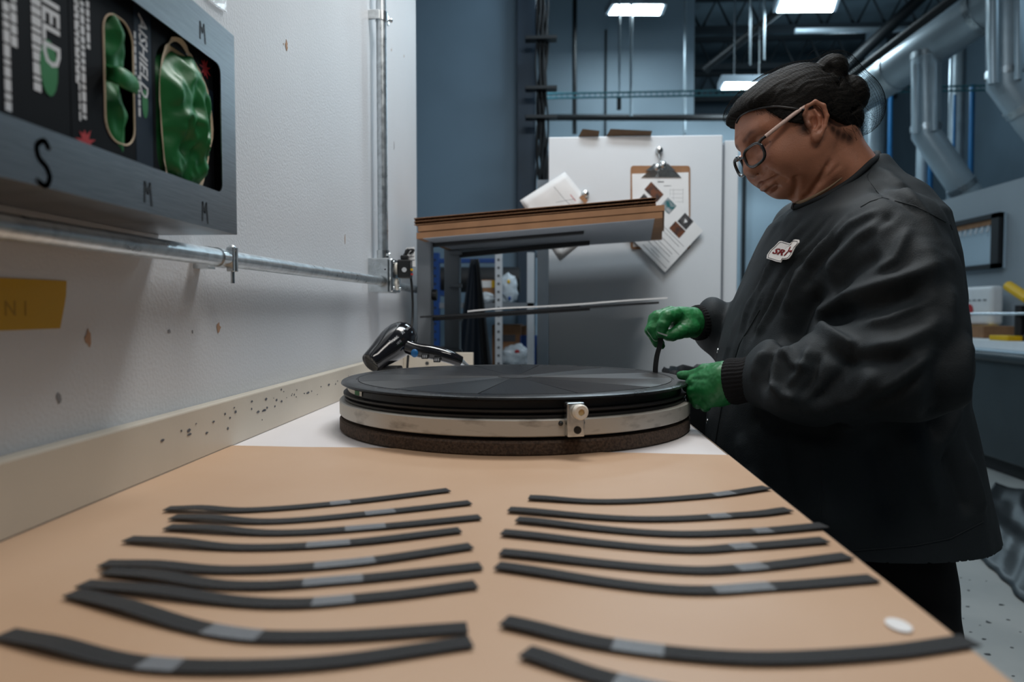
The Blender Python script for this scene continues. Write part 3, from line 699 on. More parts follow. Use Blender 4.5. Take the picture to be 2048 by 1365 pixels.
mb.add(vo, fs); mb.build('torn_rim', M['torn'], bxA)
def crumple(c, ry, rz, rx, name, label, seed, sq=1.0):
    def pos(u, v):
        a = u * 2 * PI; r = v
        f = 1 + .07 * math.sin(5 * a + seed) + .04 * math.sin(9 * a + 2 * seed)
        y, z = c.y + ry * r * f * math.cos(a), c.z + rz * r * f * math.sin(a)
        h = (1 - r ** 2.4)
        q = Vector((y * 26 + seed, z * 22, seed)); q2 = Vector((y * 60, z * 48 + seed, 2 * seed))
        wr = .55 * (1 - 2 * abs(mnoise.noise(q))) + .42 * (1 - 2 * abs(mnoise.noise(q2)))
        dv = .5 * abs(mnoise.noise(Vector((y * 14 + z * 18, seed, 0))))
        x = c.x + rx * (h * (.55 + .55 * wr - dv) - .25 * r ** 4)
        if z < zbi + .004 or y > yi - .004: x = min(x, XF - .003)
        return (x, y, z)
    mb = MB(); n, m = 96, 40
    vs = [pos(k / n, .002 + (1 - .002) * j / m) for j in range(m + 1) for k in range(n)]
    fs = [(j*n+k, (j+1)*n+k, (j+1)*n+(k+1)%n, j*n+(k+1)%n) for j in range(m) for k in range(n)]; fs.append(tuple(range(n)))
    mb.add(vs, fs); o = mb.build(name, M['green'], smooth=75)
    tag(o, label, 'glove', 'green gloves in the cartons'); return o
crumple(Vector((XG - .004, cy + .002, czz - .002)), 0.055, .088, .034, 'green_glove', 'crumpled green glove bulging out of the torn carton opening', 1.7)
yb = (WX(208, 150, XG).y + WX(266, 150, XG).y) / 2
crumple(Vector((XG - .0055, yb - .001, (zg0 + zg1) / 2 + .030)), .0175, .040, .012, 'green_glove', 'folded green glove in the upper half of the oval slot', 4.1)
crumple(Vector((XG - .0055, yb - .001, (zg0 + zg1) / 2 - .036)), .0175, .044, .012, 'green_glove', 'folded green glove in the lower half of the oval slot', 6.3)
P = [WX(212, 145, XG - .004), WX(232, 152, XG + .010), WX(255, 163, XG + .012), WX(268, 172, XG + .004)]
mb = MB(); vs = []; n = 9
Pc = catmull(P, 5)
for i, q in enumerate(Pc):
    w = .010 * (1 - .25 * abs(i / len(Pc) - .5))
    for k in range(n):
        e = -1 + 2 * k / (n - 1); vs.append((q.x + .003 * math.cos(e * 1.5), q.y, q.z + e * w * .8))
mb.add(vs, [(i*n+k, i*n+k+1, (i+1)*n+k+1, (i+1)*n+k) for i in range(len(Pc) - 1) for k in range(n - 1)])
o = mb.build('green_glove', M['green'], smooth=80); o.modifiers.new('thick', 'SOLIDIFY').thickness = .002
tag(o, 'pale green glove finger sticking out of the middle of the oval slot', 'glove', 'green gloves in the cartons')
# rim line of the slot
sl = []
y0s, y1s, z0s, z1s = WX(208, 150, XG).y, WX(266, 150, XG).y, WX(262, 296, XG).z, WX(214, 20, XG).z; r = .0185
for ci, (cyy, cz_, a0) in enumerate(((y1s - r, z1s - r, 0), (y0s + r, z1s - r, 90), (y0s + r, z0s + r, 180), (y1s - r, z0s + r, 270))):
    for k in range(7): a = math.radians(a0 + 15 * k); sl.append((XG + .0003, cyy + r * math.cos(a), cz_ + r * math.sin(a)))
MB().tube(sl + [sl[0]], .0008, 6, False).build('slot_edge', M['torn'], bxB)
# printing on the cartons
px_ = XG + .0004
text_mb('AISHIELD', .0195, down(277, 26, px_), bold=.0002, shear=.25, spacing=.96).build('lettering', M['print'], bxB)
text_mb('IELD', .027, down(84, -12, px_), bold=.0006, spacing=1.0).build('lettering', M['print'], bxC)
pr = random.Random(9)
def fineprint(b, px, py0, py1, w, bold=False):      # rows of fine print, too small to read
    A, B = WX(px, py0, px_), WX(px, py1, px_); z = A.z; mb = MB()
    while z > B.z:
        ln = pr.uniform(.003, .009); mb.box(px_ - .0002, px_, A.y, A.y + w, z - ln, z); z -= ln + .0016
    mb.build('fine_print', M['print'], b)
fineprint(bxB, 148, -10, 165, .003); fineprint(bxB, 153, -10, 238, .0022); fineprint(bxB, 160, 0, 230, .005); fineprint(bxB, 172, 0, 90, .004)
fineprint(bxB, 268, 62, 150, .0025); fineprint(bxB, 276, 150, 230, .003)
fineprint(bxC, 62, -10, 90, .010); fineprint(bxC, 66, 100, 168, .008); fineprint(bxC, 5, 0, 200, .006); fineprint(bxC, 20, -10, 70, .006)
def star(b, px, py, r, m):
    c = WX(px, py, px_); pts = []
    for k in range(18):
        a = 2 * PI * k / 18; q = r * (1.15 if k % 2 else .55) * (1 + .2 * math.sin(k * 2.3)); pts.append(c + Vector((.0001, q * math.cos(a), q * math.sin(a))))
    mb = MB(); mb.add([c + Vector((.0001, 0, 0))] + pts, [(0, 1 + k, 1 + (k + 1) % 18) for k in range(18)]); mb.build('splash_mark', M[m], b)
star(bxA, 410, 137, .0105, 'redink'); star(bxB, 172, 284, .0105, 'redink')
def leaf(b, px, py, ry, rz):
    c = WX(px, py, px_); pts = [c + Vector((.0001, ry * math.sin(PI * k / 8) * (1 if s > 0 else -1), rz * math.cos(PI * k / 8))) for s in (1, -1) for k in (range(8) if s > 0 else range(8, 0, -1))]
    MB().plate(pts, (1, 0, 0), .0001).build('leaf_mark', M['leaf'], b)
leaf(bxC, 98, 136, .010, .022); leaf(bxB, 290, 208, .005, .014)
MB().box(px_ - .0003, px_ - .0001, WX(269, 100, px_).y, ySeam[0] - .001, zg0 + .03, zg1).build('blue_band', M['boxblue'], bxB)
MB().box(px_ - .0003, px_ - .0001, WX(414, 160, px_).y, WX(426, 160, px_).y, czz + .02, czz + .055).build('blue_band', M['boxblue'], bxA)
text_mb('5', .010, frame_mat(WX(372, 108, px_), (0, 1, 0), (0, 0, 1))).build('lettering', M['print'], bxA)

# conduit along the wall
CX = WALLX + .033; r = .01175
c0, c1 = WX(440, 516, CX), WX(742, 560, CX)
d = (c1 - c0).normalized()
BXY = W(750, 540, 1.86).y
hz = thing('wall_conduit', (CX, 1.0, c0.z), 'level steel conduit pipe running along the wall to the outlet box', 'conduit')
MB().tube([c0 - d * 1.6, c1 + d * ((BXY - c1.y) / d.y)], r, 24).build('pipe', M['steel'], hz, smooth=50)
q = c1 + d * ((BXY - c1.y - .022) / d.y); MB().tube([q - d * .002, q + d * .02], r * 1.28, 20).build('connector', M['zinc'], hz, smooth=40)
q = c0; MB().tube([q - d * .012, q + d * .012], r * 1.16, 24).build('strap', M['zinc'], hz, smooth=40)
MB().box(q.x + .004, q.x + .014, q.y + .010, q.y + .016, q.z - .018, q.z + .016).box(q.x + .004, q.x + .014, q.y + .020, q.y + .026, q.z - .018, q.z + .016).build('strap_ear', M['zinc'], hz, bevel=.001)
MB().tube([(q.x + .009, q.y + .018, q.z + .012), (q.x + .009, q.y + .018, q.z - .034)], .0028, 10).ball((q.x + .009, q.y + .018, q.z + .014), .0055, 10, 6).build('strap_bolt', M['zinc'], hz, smooth=50)
MB().box(WALLX, CX - r, q.y - .010, q.y + .010, q.z - .015, q.z + .015).build('strap_foot', M['zinc'], hz)
MB().tube([(CX, BXY + .10, c1.z - .004), (CX, BXY + .62, c1.z - .006)], r, 20).build('pipe', M['steel'], hz, smooth=50)
# outlet box
x0, x1 = WALLX, WALLX + .054
bzt, bzb = WX(745, 506, x1).z, WX(745, 581, x1).z; Y0, Y1 = BXY, BXY + .102
ob = thing('outlet_box', ((x0 + x1) / 2, (Y0 + Y1) / 2, bzb), 'square galvanised outlet box with two sockets on the wall', 'outlet box')
MB().box(x0, x1, Y0, Y1, bzb, bzt).build('box', M['zinc'], ob, bevel=.0015)
MB().box(x1 + .0005, x1 + .012, Y0 + .002, Y1 - .002, bzb + .001, bzt - .001).build('raised_cover', M['zinc'], ob, bevel=.005, seg=3)
for dz in (.030, .056):
    MB().lathe([(.0098, 0), (.0108, 0), (.0108, .0006), (.0098, .0006)], (x0 + .024, Y0, bzt - dz + .008), 26, (0, -1, 0), closed=True).build('knockout', M['steel'], ob)
for dz in (.034, .068): MB().lathe([(0, 0), (.0022, 0), (.0022, .0006), (0, .0006)], (x0 + .046, Y0, bzt - dz + .004), 12, (0, -1, 0)).build('screw_hole', M['matte'], ob)
zc = (bzt + bzb) / 2
for i, dz in enumerate((.020, -.022)):
    so = MB().lathe([(0, 0), (.0165, 0), (.0165, .003), (.0155, .0040), (0, .0040)], (x1 + .012, (Y0 + Y1) / 2, zc + dz), 28, (1, 0, 0)).build('socket', M['white'], ob, smooth=40)
    for yy in (-.006, .006): MB().box(x1 + .0158, x1 + .0164, (Y0+Y1)/2 + yy - .0012, (Y0+Y1)/2 + yy + .0012, zc + dz - .001, zc + dz + .008).build('slot', M['matte'], so)
    MB().lathe([(0, 0), (.0025, 0), (.0025, .0005), (0, .0005)], (x1 + .016, (Y0+Y1)/2, zc + dz - .007), 10, (1, 0, 0)).build('slot', M['matte'], so)
for yy in (Y0 + .012, Y1 - .012):
    MB().ball((x1 + .012, yy, bzb + .012), .004, 10, 6).build('cover_screw', M['zinc'], ob, smooth=60)
    MB().ball((x1 + .012, yy, bzt - .010), .004, 10, 6).build('cover_screw', M['zinc'], ob, smooth=60)
# riser conduit
rx = WALLX + .030; rr = .0138; ry = W(756, 300, BXY + .045).y
rc = thing('riser_conduit', (rx, ry, bzt), 'upright steel conduit pipe rising from the outlet box', 'conduit')
MB().tube([(rx, ry, bzt + .006), (rx, ry, 2.9)], rr, 24).build('pipe', M['steel'], rc, smooth=50)
MB().tube([(rx, ry, bzt), (rx, ry, bzt + .024)], rr * 1.18, 24).build('connector', M['zinc'], rc, smooth=40)
MB().tube([(rx, ry, bzt + .012), (rx + .02, ry - .012, bzt + .012)], .0025, 8).ball((rx + .02, ry - .012, bzt + .012), .004, 8, 6).build('set_screw', M['zinc'], rc)
q = Vector((rx, ry, WX(750, 12, rx).z)); MB().tube([q - Vector((0,0,.012)), q + Vector((0,0,.012))], rr * 1.2, 24).build('strap', M['zinc'], rc, smooth=40)
MB().box(WALLX, rx, ry - rr * 1.5, ry - rr * .9, q.z - .012, q.z + .012).box(rx + .008, rx + .014, ry + .012, ry + .032, q.z - .012, q.z + .012).box(rx - .002, rx + .004, ry + .012, ry + .032, q.z - .012, q.z + .012).build('strap_ear', M['zinc'], rc, bevel=.001)
MB().tube([(rx - .008, ry + .024, q.z), (rx + .024, ry + .024, q.z)], .003, 8).ball((rx + .02, ry + .024, q.z), .006, 10, 6).build('strap_bolt', M['zinc'], rc, smooth=50)
# plug, cord, tag
yc = (Y0 + Y1) / 2
pz_ = zc + .020
pl = thing('plug', (x1 + .016, yc, pz_ - .02), 'black plug with white round mark in the upper socket', 'plug')
MB().box(x1 + .0165, x1 + .052, yc - .018, yc + .018, pz_ - .026, pz_ + .024).build('plug_body', M['black'], pl, bevel=.004)
MB().box(x1 + .024, x1 + .044, yc - .012, yc + .012, pz_ + .024, pz_ + .036).build('cap', M['black'], pl, bevel=.003)
MB().lathe([(0, 0), (.0065, 0), (.0065, .0006), (0, .0006)], (x1 + .036, yc - .018, pz_ - .004), 20, (0, -1, 0)).build('round_mark', M['print'], pl)
MB().box(x1 + .052, x1 + .056, yc - .012, yc + .002, pz_ - .006, pz_ + .000).build('yellow_button', M['yellow'], pl); MB().box(x1 + .052, x1 + .056, yc - .012, yc + .002, pz_ - .018, pz_ - .013).build('red_button', M['redink'], pl)
cx_ = W(826, 560, yc + .02).x
pts = catmull([(x1 + .034, yc, pz_ + .034), (x1 + .040, yc, pz_ + .050), (x1 + .056, yc + .01, pz_ + .050), (cx_ - .012, yc + .02, pz_ + .03), (cx_ - .003, yc + .02, pz_ - .05), (cx_, yc + .01, 1.06), (cx_ - .002, yc - .02, T + .12), (cx_ - .004, yc - .04, T + .02), (cx_ + .03, yc - .05, T + .006), (cx_ + .12, yc - .10, T + .006), (cx_ + .17, yc - .17, T + .03)], 8)
cord = MB().tube(pts, .0034, 10).build('power_cord', M['black'], smooth=60); tag(cord, 'thin black cord hanging from the plug down to the bench', 'cord')
for i in range(8): 
    t = i / 7; q = Vector((x1 + .034 + .010 * t, yc, pz_ + .036 + .014 * t)); MB().ball(q, .0052, 10, 6).build('strain_rib', M['black'], cord, smooth=60)
tg = MB(); A = W(812, 496, yc + .012); B = W(829, 494, yc + .022); C = W(831, 534, yc + .022); D = W(818, 532, yc + .012); tg.plate([A, B, C, D], (0.2, -1, 0), .0006)
o = tg.build('cord_tag', M['paper'], cord)
mb = MB()
for k in (.3, .5, .7): mb.plate([A.lerp(D, k) + (B - A) * .2 + Vector((0, -.0012, 0)), A.lerp(D, k) + (B - A) * .8 + Vector((0, -.0012, 0)), A.lerp(D, k + .04) + (B - A) * .8 + Vector((0, -.0012, 0)), A.lerp(D, k + .04) + (B - A) * .2 + Vector((0, -.0012, 0))], (0, -1, 0), .0002)
mb.build('tag_print', M['ink'], cord)
# yellow tape label on the wall
A, B, C, D = WX(-150, 548, WALLX), WX(132, 562, WALLX), WX(119, 657, WALLX), WX(-150, 668, WALLX)
mid = WX(128, 610, WALLX)
tp = MB().plate([q + Vector((.0003, 0, 0)) for q in (A, B, WX(131, 590, WALLX), mid, C, D)], (1, 0, 0), .0004).build('wall_tape', mat('shaded_yellow_tape', lin(186, 148, 10), .6)); tag(tp, 'torn strip of yellow tape with faint writing on the wall', 'tape')  # yellow darkened in its colour to carry the shade below the dispenser
pen2 = mat('faint_pencil', lin(150, 118, 8), .6)
q = WX(6, 632, WALLX); text_mb('N 1', .020, frame_mat(q + Vector((.0008, 0, 0)), (0, 1, 0), (0, 0, 1)), .0002).build('lettering', pen2, tp)
# clear sleeve on the wall above the dispenser
A, B, C, D = WX(392, -30, WALLX), WX(446, -14, WALLX), WX(447, 24, WALLX), WX(418, 4, WALLX)
sl_ = MB().plate([q + Vector((.001, 0, 0)) for q in (A, B, C, D)], (1, 0, 0), .004).build('clear_sleeve', M['clear']); tag(sl_, 'corner of a clear plastic sleeve on the wall above the steel holder', 'sleeve')
# marks on the wall paint
def chip(px, py, ry, rz, m, seed):
    c = WX(px, py, WALLX + .0004); g = random.Random(seed)
    pts = [c + Vector((0, math.cos(k * PI / 5) * ry * g.uniform(.5, 1.3), math.sin(k * PI / 5) * rz * g.uniform(.6, 1.3))) for k in range(10)]
    o = MB().plate(pts, (1, 0, 0), .0003).build('paint_chip', m); o.parent = wl; o.location = Vector(o.location) - ORIG[wl]
chipm = mat('bare_card', lin(172, 138, 112), .8); greym = mat('grey_scuff', lin(132, 134, 138), .7)
chip(573, 90, .006, .009, chipm, 1); chip(437, 655, .006, .007, chipm, 2); chip(177, 676, .005, .009, chipm, 3); chip(118, 796, .004, .005, greym, 4)
chip(690, 480, .002, .011, chipm, 5); chip(788, 292, .003, .012, greym, 6); chip(808, 112, .003, .004, chipm, 7); chip(385, 664, .002, .003, greym, 8); chip(338, 663, .004, .003, greym, 9)
chip(783, 100, .003, .005, chipm, 10); chip(567, 88, .001, .002, chipm, 11)

# ================================================================ cantilever rack with cardboard
YF, YB = 2.20, 2.79
rk = thing('cantilever_rack', W(850, 740, 2.5), 'dark grey steel rack with black arms standing past the bench end', 'rack'); ORIG[rk].z = 0; rk.location.z = 0
pA = W(833, 472, 2.30), W(861, 472, 2.30)
MB().box(pA[0].x, pA[1].x, 2.30, 2.36, 0, pA[0].z).build('post', M['rack'], rk, bevel=.003)
pB = W(888, 500, 2.62), W(918, 500, 2.62)
MB().box(pB[0].x, pB[1].x, 2.62, 2.68, 0, W(900, 497, 2.62).z).build('post', M['rack'], rk, bevel=.003)
MB().box(pA[0].x - .02, pA[1].x + .35, 2.28, 2.38, 0, .04).build('foot', M['rack'], rk, bevel=.003); MB().box(pB[0].x - .02, pB[1].x + .35, 2.60, 2.70, .0, .04).build('foot', M['rack'], rk, bevel=.003)
MB().box(pA[0].x, pA[1].x, 2.36, 2.62, .9, .95).build('cross_bar', M['rack'], rk, bevel=.003)
def arm(p, q, Y, w, h):
    A, B = W(*p, Y), W(*q, Y); v = Vector((0, 0, -h)); y = Vector((0, w, 0))
    mb = MB(); mb.hexa([A + v, B + v, B + v + y, A + v + y], [A, B, B + y, A + y]); return mb.build('arm', M['rackarm'], rk, bevel=.002)
arm((850, 486), (1168, 459), 2.34, .03, .0145); arm((900, 507), (1180, 480), 2.64, .03, .018)
arm((850, 635), (1180, 613), 2.34, .03, .014); arm((900, 632), (1160, 612), 2.64, .03, .014)
for i in range(4): 
    z = W(900, 506 + i * 66, 2.62).z; MB().box(pB[0].x + .02, pB[1].x + .012, 2.605, 2.622, z - .008, z + .008).build('peg', M['rack'], rk, bevel=.003)
MB().tube([W(861, 590, 2.33), W(874, 590, 2.33)], .018, 14).build('clamp_knob', M['rackarm'], rk)
def sheet(fl, fr, br, bl, dz0, dz1, name, m, label=None, cat='cardboard', group=None, parent=None, yf=YF, ybk=YB):
    P = [W(*fl, yf), W(*fr, yf), W(*br, ybk), W(*bl, ybk)]
    mb = MB(); mb.hexa([p + Vector((0, 0, dz0)) for p in P], [p + Vector((0, 0, dz1)) for p in P])
    o = mb.build(name, m, parent); 
    if label: tag(o, label, cat, group)
    return o, P
g = 'cardboard sheets stacked on the rack arms'
fl, fr, br, bl = (835, 486), (1306, 444), (1302, 487), (920, 513)
s1, P1 = sheet((833, 478), (1325, 436), (1324, 480), (915, 508), 0, .0185, 'cardboard_sheet', M['cardboard'], 'bottom cardboard of the rack stack, with grey underside', group=g)
inn = [(846, 477.2), (1309, 437.8), (1301, 481.5), (924, 507)]
sheet(*inn, -.0012, 0.0005, 'grey_liner', M['greyliner'], parent=s1)
s2, P2 = sheet((836, 464), (1329, 422), (1328, 463), (918, 495), .0006, .0185, 'cardboard_sheet', M['cardboard'], 'middle cardboard of the rack stack, its end sticking out past the others', group=g)
t3 = thing('cardboard_sheet', W(1070, 430, YF), 'top cardboard of the rack stack, with corrugated edge showing', 'cardboard', g)
tl_, tr_, tbr, tbl = (828, 451), (1312, 409), (1310, 452), (910, 484)
for d0, d1 in ((.0006, .0022), (.0105, .0118), (.0205, .0222)): sheet(tl_, tr_, tbr, tbl, d0, d1, 'liner', M['cardboard'], parent=t3)
P = [W(*tl_, YF + .002), W(*tr_, YF + .002), W(*tbr, YB), W(*tbl, YB)]
fm = mat('fluting', lin(146, 106, 74), .85)
for d0, d1 in ((.0023, .0105), (.0118, .0205)):
    mb = MB(); n = 190; vs = []
    for i in range(n + 1):
        z = d0 if i % 2 else d1 - .0002; k = i / n
        vs += [P[0].lerp(P[1], k) + Vector((0, 0, z)), P[3].lerp(P[2], k) + Vector((0, 0, z))]
    mb.add(vs, [(2*i, 2*i+2, 2*i+3, 2*i+1) for i in range(n)]); mb.build('fluting', fm, t3)
# lower shelf: dark board with pale papers on it
s4, P4 = sheet((840, 634), (1318, 605), (1300, 607), (915, 633), -.004, .002, 'dark_board', M['rackarm'], 'thin dark board lying on the lower rack arms', 'board')
lp = MB(); n = 16; vs = []
for j in range(2):
    for i in range(n + 1):
        k = i / n; a = W(935 + (1335 - 935) * k, 626.5 + (599.5 - 626.5) * k, 2.21 if not j else 2.66); a.z += .003 * math.sin(k * 9) * (1 - k) + .0026 if not j else .003
        vs += [a, a + Vector((0, 0, .005))]
lp.add(vs, [(2*i, 2*i+2, 2*i+3, 2*i+1) for i in range(n)] + [(2*i+1, 2*i+3, 2*(n+1)+2*i+3, 2*(n+1)+2*i+1) for i in range(n)] + [(2*i, 2*(n+1)+2*i, 2*(n+1)+2*i+2, 2*i+2) for i in range(n)])
tag(lp.build('paper_sheets', M['paper']), 'thin pad of pale papers lying on the dark lower board', 'papers')

# ================================================================ white cabinet with pinned papers
CY = 2.87
cA, cB = W(1097, 500, CY).x, W(1443, 500, CY).x; ctop = W(1270, 272, CY).z
cab = thing('storage_cabinet', ((cA + cB) / 2, CY + .22, 0), 'tall white storage cabinet behind the rack, papers pinned on it', 'cabinet')
MB().box(cA, cB, CY, CY + .45, .02, ctop).build('body', M['cabinet'], cab, bevel=.004)
xs0, xs1 = W(1447, 500, CY + .03).x, W(1475, 500, CY + .03).x
MB().box(xs0, xs1, CY + .03, CY + .40, .02, W(1460, 277, CY).z).build('side_panel', M['cabinet'], cab, bevel=.004)
MB().box(cB, xs0, CY + .04, CY + .40, .02, ctop - .03).build('gap_filler', M['greyliner'], cab)
MB().box(cA + .03, xs1 - .02, CY + .03, CY + .42, 0, .02).build('plinth', M['matte'], cab)
pst = MB().box(W(1074, 500, 3.4).x, W(1097, 500, 3.4).x, 3.4, 3.46, 0, W(1085, 360, 3.4).z); pst.build('side_plate', M['rack'], cab)
for (a, b, lab) in (((1157, 268), (1197, 258), 'short brown card tab standing on the white cabinet top'), ((1213, 268), (1302, 258), 'long folded brown card strip standing on the white cabinet top')):
    A = W(a[0], a[1] + 4, CY + .004); B = W(b[0], a[1] + 5, CY + .004); C = W(b[0] + 2, b[1] + 5, CY - .03); D = W(a[0] + 8, b[1] + 1, CY - .03)
    A.z = B.z = ctop + .0005
    o = MB().plate([A, B, C, D], (0, -1, 0.3), .004).build('card_tab', M['card']); tag(o, lab, 'card', 'card tabs on the cabinet')
def onc(px, py, d=0.0): return W(px, py, CY - d)
# left pinned drawing
dw = [(1040, 402), (1130, 344), (1212, 446), (1120, 520)]
dr = MB(); n = 10; vs = []
A, B, C, D = [onc(*p, .003) for p in dw]
for j in range(n + 1):
    for i in range(n + 1):
        u, v = i / n, j / n; p = A.lerp(B, u).lerp(D.lerp(C, u), v); p.y -= .016 * max(0, .8 - v) * (1 - .3 * u) * (.6 + .6 * mnoise.noise((u * 3, v * 4, 2))) * (1 if u < .8 else (1 - u) * 5); vs.append(p)
dr.add(vs, [(j*(n+1)+i, (j+1)*(n+1)+i, (j+1)*(n+1)+i+1, j*(n+1)+i+1) for j in range(n) for i in range(n)])
d_o = dr.build('pinned_drawing', M['paper'], smooth=80); d_o.modifiers.new('t', 'SOLIDIFY').thickness = .0006
tag(d_o, 'slanting white drawing sheet held by a magnet at the cabinet corner', 'paper')
ln = MB()
for (a, b) in (((1108, 374), (1128, 398)), ((1112, 405), (1150, 398)), ((1128, 398), (1140, 410)), ((1045, 403), (1056, 418)), ((1125, 500), (1135, 490))): stroke(ln, [onc(*a, .022), onc(*b, .022)], .0014, (0, -1, 0), .0002)
ln.build('drawn_line', M['ink'], d_o); ln = MB(); stroke(ln, [onc(1141, 390, .019), onc(1151, 402, .017)], .003, (0, -1, 0), .0002); ln.build('red_mark', M['redink'], d_o)
ms = MB().lathe([(0, 0), (.016, 0), (.016, .006), (.012, .012), (.013, .02), (0, .024)], onc(1170, 389, .004), 24, (0, -1, 0)).build('magnet', M['zinc'], smooth=40); tag(ms, 'round silver magnet holding the slanting drawing sheet', 'magnet', 'magnets on the cabinet')
cl = MB(); A = onc(1160, 393, .024); cl.plate([onc(1158, 396, .026), onc(1164, 390, .026), onc(1176, 402, .026), onc(1170, 408, .026)], (0, -1, 0), .003); cl.build('card_scrap', M['cardboard'], ms)
# clipboard
cbd = thing('clipboard', onc(1320, 500), 'brown clipboard with steel clip hung high on the white cabinet', 'clipboard')
def rrect(x0, y0, x1, y1, r, d):
    pts = []
    for cx_2, cy_2, a0 in ((x1 - r, y0 + r, -90), (x1 - r, y1 - r, 0), (x0 + r, y1 - r, 90), (x0 + r, y0 + r, 180)):
        for k in range(5): a = math.radians(a0 + 22.5 * k); pts.append(onc(cx_2 + r * math.cos(a), cy_2 + r * math.sin(a), d))
    return pts
MB().plate(rrect(1261, 332, 1380, 499, 6, .001), (0, -1, 0), .004).build('board', M['cardboard'], cbd)
pa = MB().plate([onc(1264, 348, .0055), onc(1377, 345, .0055), onc(1378, 490, .0055), onc(1266, 494, .0055)], (0, -1, 0), .001).build('form', M['paper'], cbd)
ln = MB()
for y in (380, 388, 396, 404): stroke(ln, [onc(1340, y, .0068), onc(1366, y, .0068)], .0006, (0, -1, 0), .0001)
for x in (1340, 1347, 1366): stroke(ln, [onc(x, 378, .0068), onc(x, 406, .0068)], .0006, (0, -1, 0), .0001)
stroke(ln, [onc(1316, 364, .0068), onc(1327, 364, .0068)], .004, (0, -1, 0), .0001); stroke(ln, [onc(1328, 372, .0068), onc(1342, 372, .0068)], .002, (0, -1, 0), .0001)
ln.build('form_line', M['ink'], pa)
cp = MB().plate([onc(1283, 355, .006), onc(1362, 355, .006), onc(1352, 345, .012), onc(1338, 340, .016), onc(1306, 340, .016), onc(1294, 346, .012)], (0, -1, 0), .004).build('clip', M['zinc'], cbd)
MB().plate([onc(1291, 342, .008), onc(1351, 342, .008), onc(1336, 328, .010), onc(1308, 328, .010)], (0, -1, 0), .003).build('clip_plate', M['zinc'], cbd)
MB().ball(onc(1315, 335, .016), (.014, .010, .016), 16, 10).ball(onc(1327, 330, .016), (.014, .010, .016), 16, 10).build('clip_spring', M['zinc'], cbd, smooth=60)
hk = MB().lathe([(0, 0), (.015, 0), (.015, .008), (.012, .013), (.0125, .02), (0, .023)], onc(1318, 302, .001), 24, (0, -1, 0)).build('hook_magnet', M['zinc'], smooth=40); tag(hk, 'round silver hook magnet above the clipboard', 'magnet', 'magnets on the cabinet')
MB().tube([onc(1318, 308, .012), onc(1319, 316, .014), onc(1322, 322, .014), onc(1320, 327, .012)], .003, 8).build('hook', M['zinc'], hk)
# laminated photo sheet hanging over the clipboard
lm = [(1308, 357), (1405, 462), (1330, 545), (1228, 452)]
lm = [(1306, 360), (1406, 462), (1330, 545), (1231, 445)]
ls = thing('laminated_sheet', onc(1330, 545), 'laminated sheet with small photos hanging askew over the clipboard', 'paper')
MB().plate([onc(*p, .018) for p in lm], (0, -1, 0), .001).build('sheet', M['paper'], ls)
A, B, C, D = [onc(*p, .0195) for p in lm]
def onl(u, v, d=0): return A.lerp(B, u).lerp(D.lerp(C, u), v) + Vector((0, -d, 0))
def invl(px, py):
    M2 = np.array([[lm[1][0] - lm[0][0], lm[3][0] - lm[0][0]], [lm[1][1] - lm[0][1], lm[3][1] - lm[0][1]]]); return np.linalg.solve(M2, [px - lm[0][0], py - lm[0][1]])
def photo(px, py, du, dv, m, hole=None):
    u, v = invl(px, py); o = MB().plate([onl(u - du, v - dv), onl(u + du, v - dv), onl(u + du, v + dv), onl(u - du, v + dv)], (0, -1, 0), .0004).build('photo', m, ls)
    if hole: MB().plate([onl(u - .03, v - .03, .0005), onl(u + .03, v - .02, .0005), onl(u + .0, v + .04, .0005)], (0, -1, 0), .0002).build('photo_detail', hole, ls)
ph1 = mat('brown_photo', lin(110, 66, 44), .4, col2=lin(60, 46, 44), vscale=40); ph2 = mat('dark_photo', lin(46, 46, 50), .4, col2=lin(86, 84, 84), vscale=50); ph3 = mat('teal_photo', lin(160, 164, 168), .4, col2=lin(20, 96, 100), vscale=46)
photo(1308, 384, .125, .09, ph1); photo(1337, 412, .085, .10, ph3); photo(1371, 443, .085, .10, ph2, M['paper']); photo(1355, 460, .10, .085, ph1); photo(1287, 396, .035, .06, ph2)
ln = MB()
for v, u0, u1 in ((.44, .55, .95), (.50, .52, .9), (.60, .45, .98), (.68, .45, .9), (.74, .45, .9), (.82, .5, .95), (.88, .62, .8), (.93, .5, .98)):
    stroke(ln, [onl(u0, v, .0005), onl(u1, v, .0005)], .0010, (0, -1, 0), .0001)
ln.build('printed_line', M['ink'], ls)
MB().tube([onc(1312, 356, .020), onc(1316, 345, .022), onc(1318, 356, .020)], .0012, 6).build('paper_clip', M['zinc'], ls)

# ================================================================ shelves and packages in the alcove behind the rack
SY = 4.0
su = thing('blue_shelving', W(940, 520, SY), 'blue shelf unit with pale perforated upright in the alcove behind the rack', 'shelving'); su.location.z = 0; ORIG[su].z = 0
u0, u1 = W(990, 520, SY).x, W(1004, 520, SY).x; ut = W(997, 505, SY).z
up_ = MB().box(u0, u1, SY, SY + .05, 0, ut).build('upright', M['print'], su, bevel=.002)
i = 0; z = .2
while z < ut - .03:
    MB().lathe([(0, 0), (.008, 0), (.008, .001), (0, .001)], ((u0 + u1) / 2, SY, z), 10, (0, -1, 0)).build('punched_hole', M['ink'], up_); z += .045
b0, b1 = W(862, 600, SY).x, W(878, 600, SY).x
bu = MB().box(b0, b1, SY, SY + .05, 0, ut).build('upright', M['blue'], su, bevel=.002); z = .2
while z < ut - .03:
    MB().lathe([(0, 0), (.007, 0), (.007, .001), (0, .001)], ((b0 + b1) / 2, SY, z), 10, (0, -1, 0)).build('punched_hole', M['matte'], bu); z += .045
MB().box(b0, u1, SY + .01, SY + .04, W(940, 526, SY).z, W(940, 517, SY).z).build('beam', M['blue'], su, bevel=.002)
u2 = W(1068, 600, SY).x
shz = W(1000, 606, SY).z
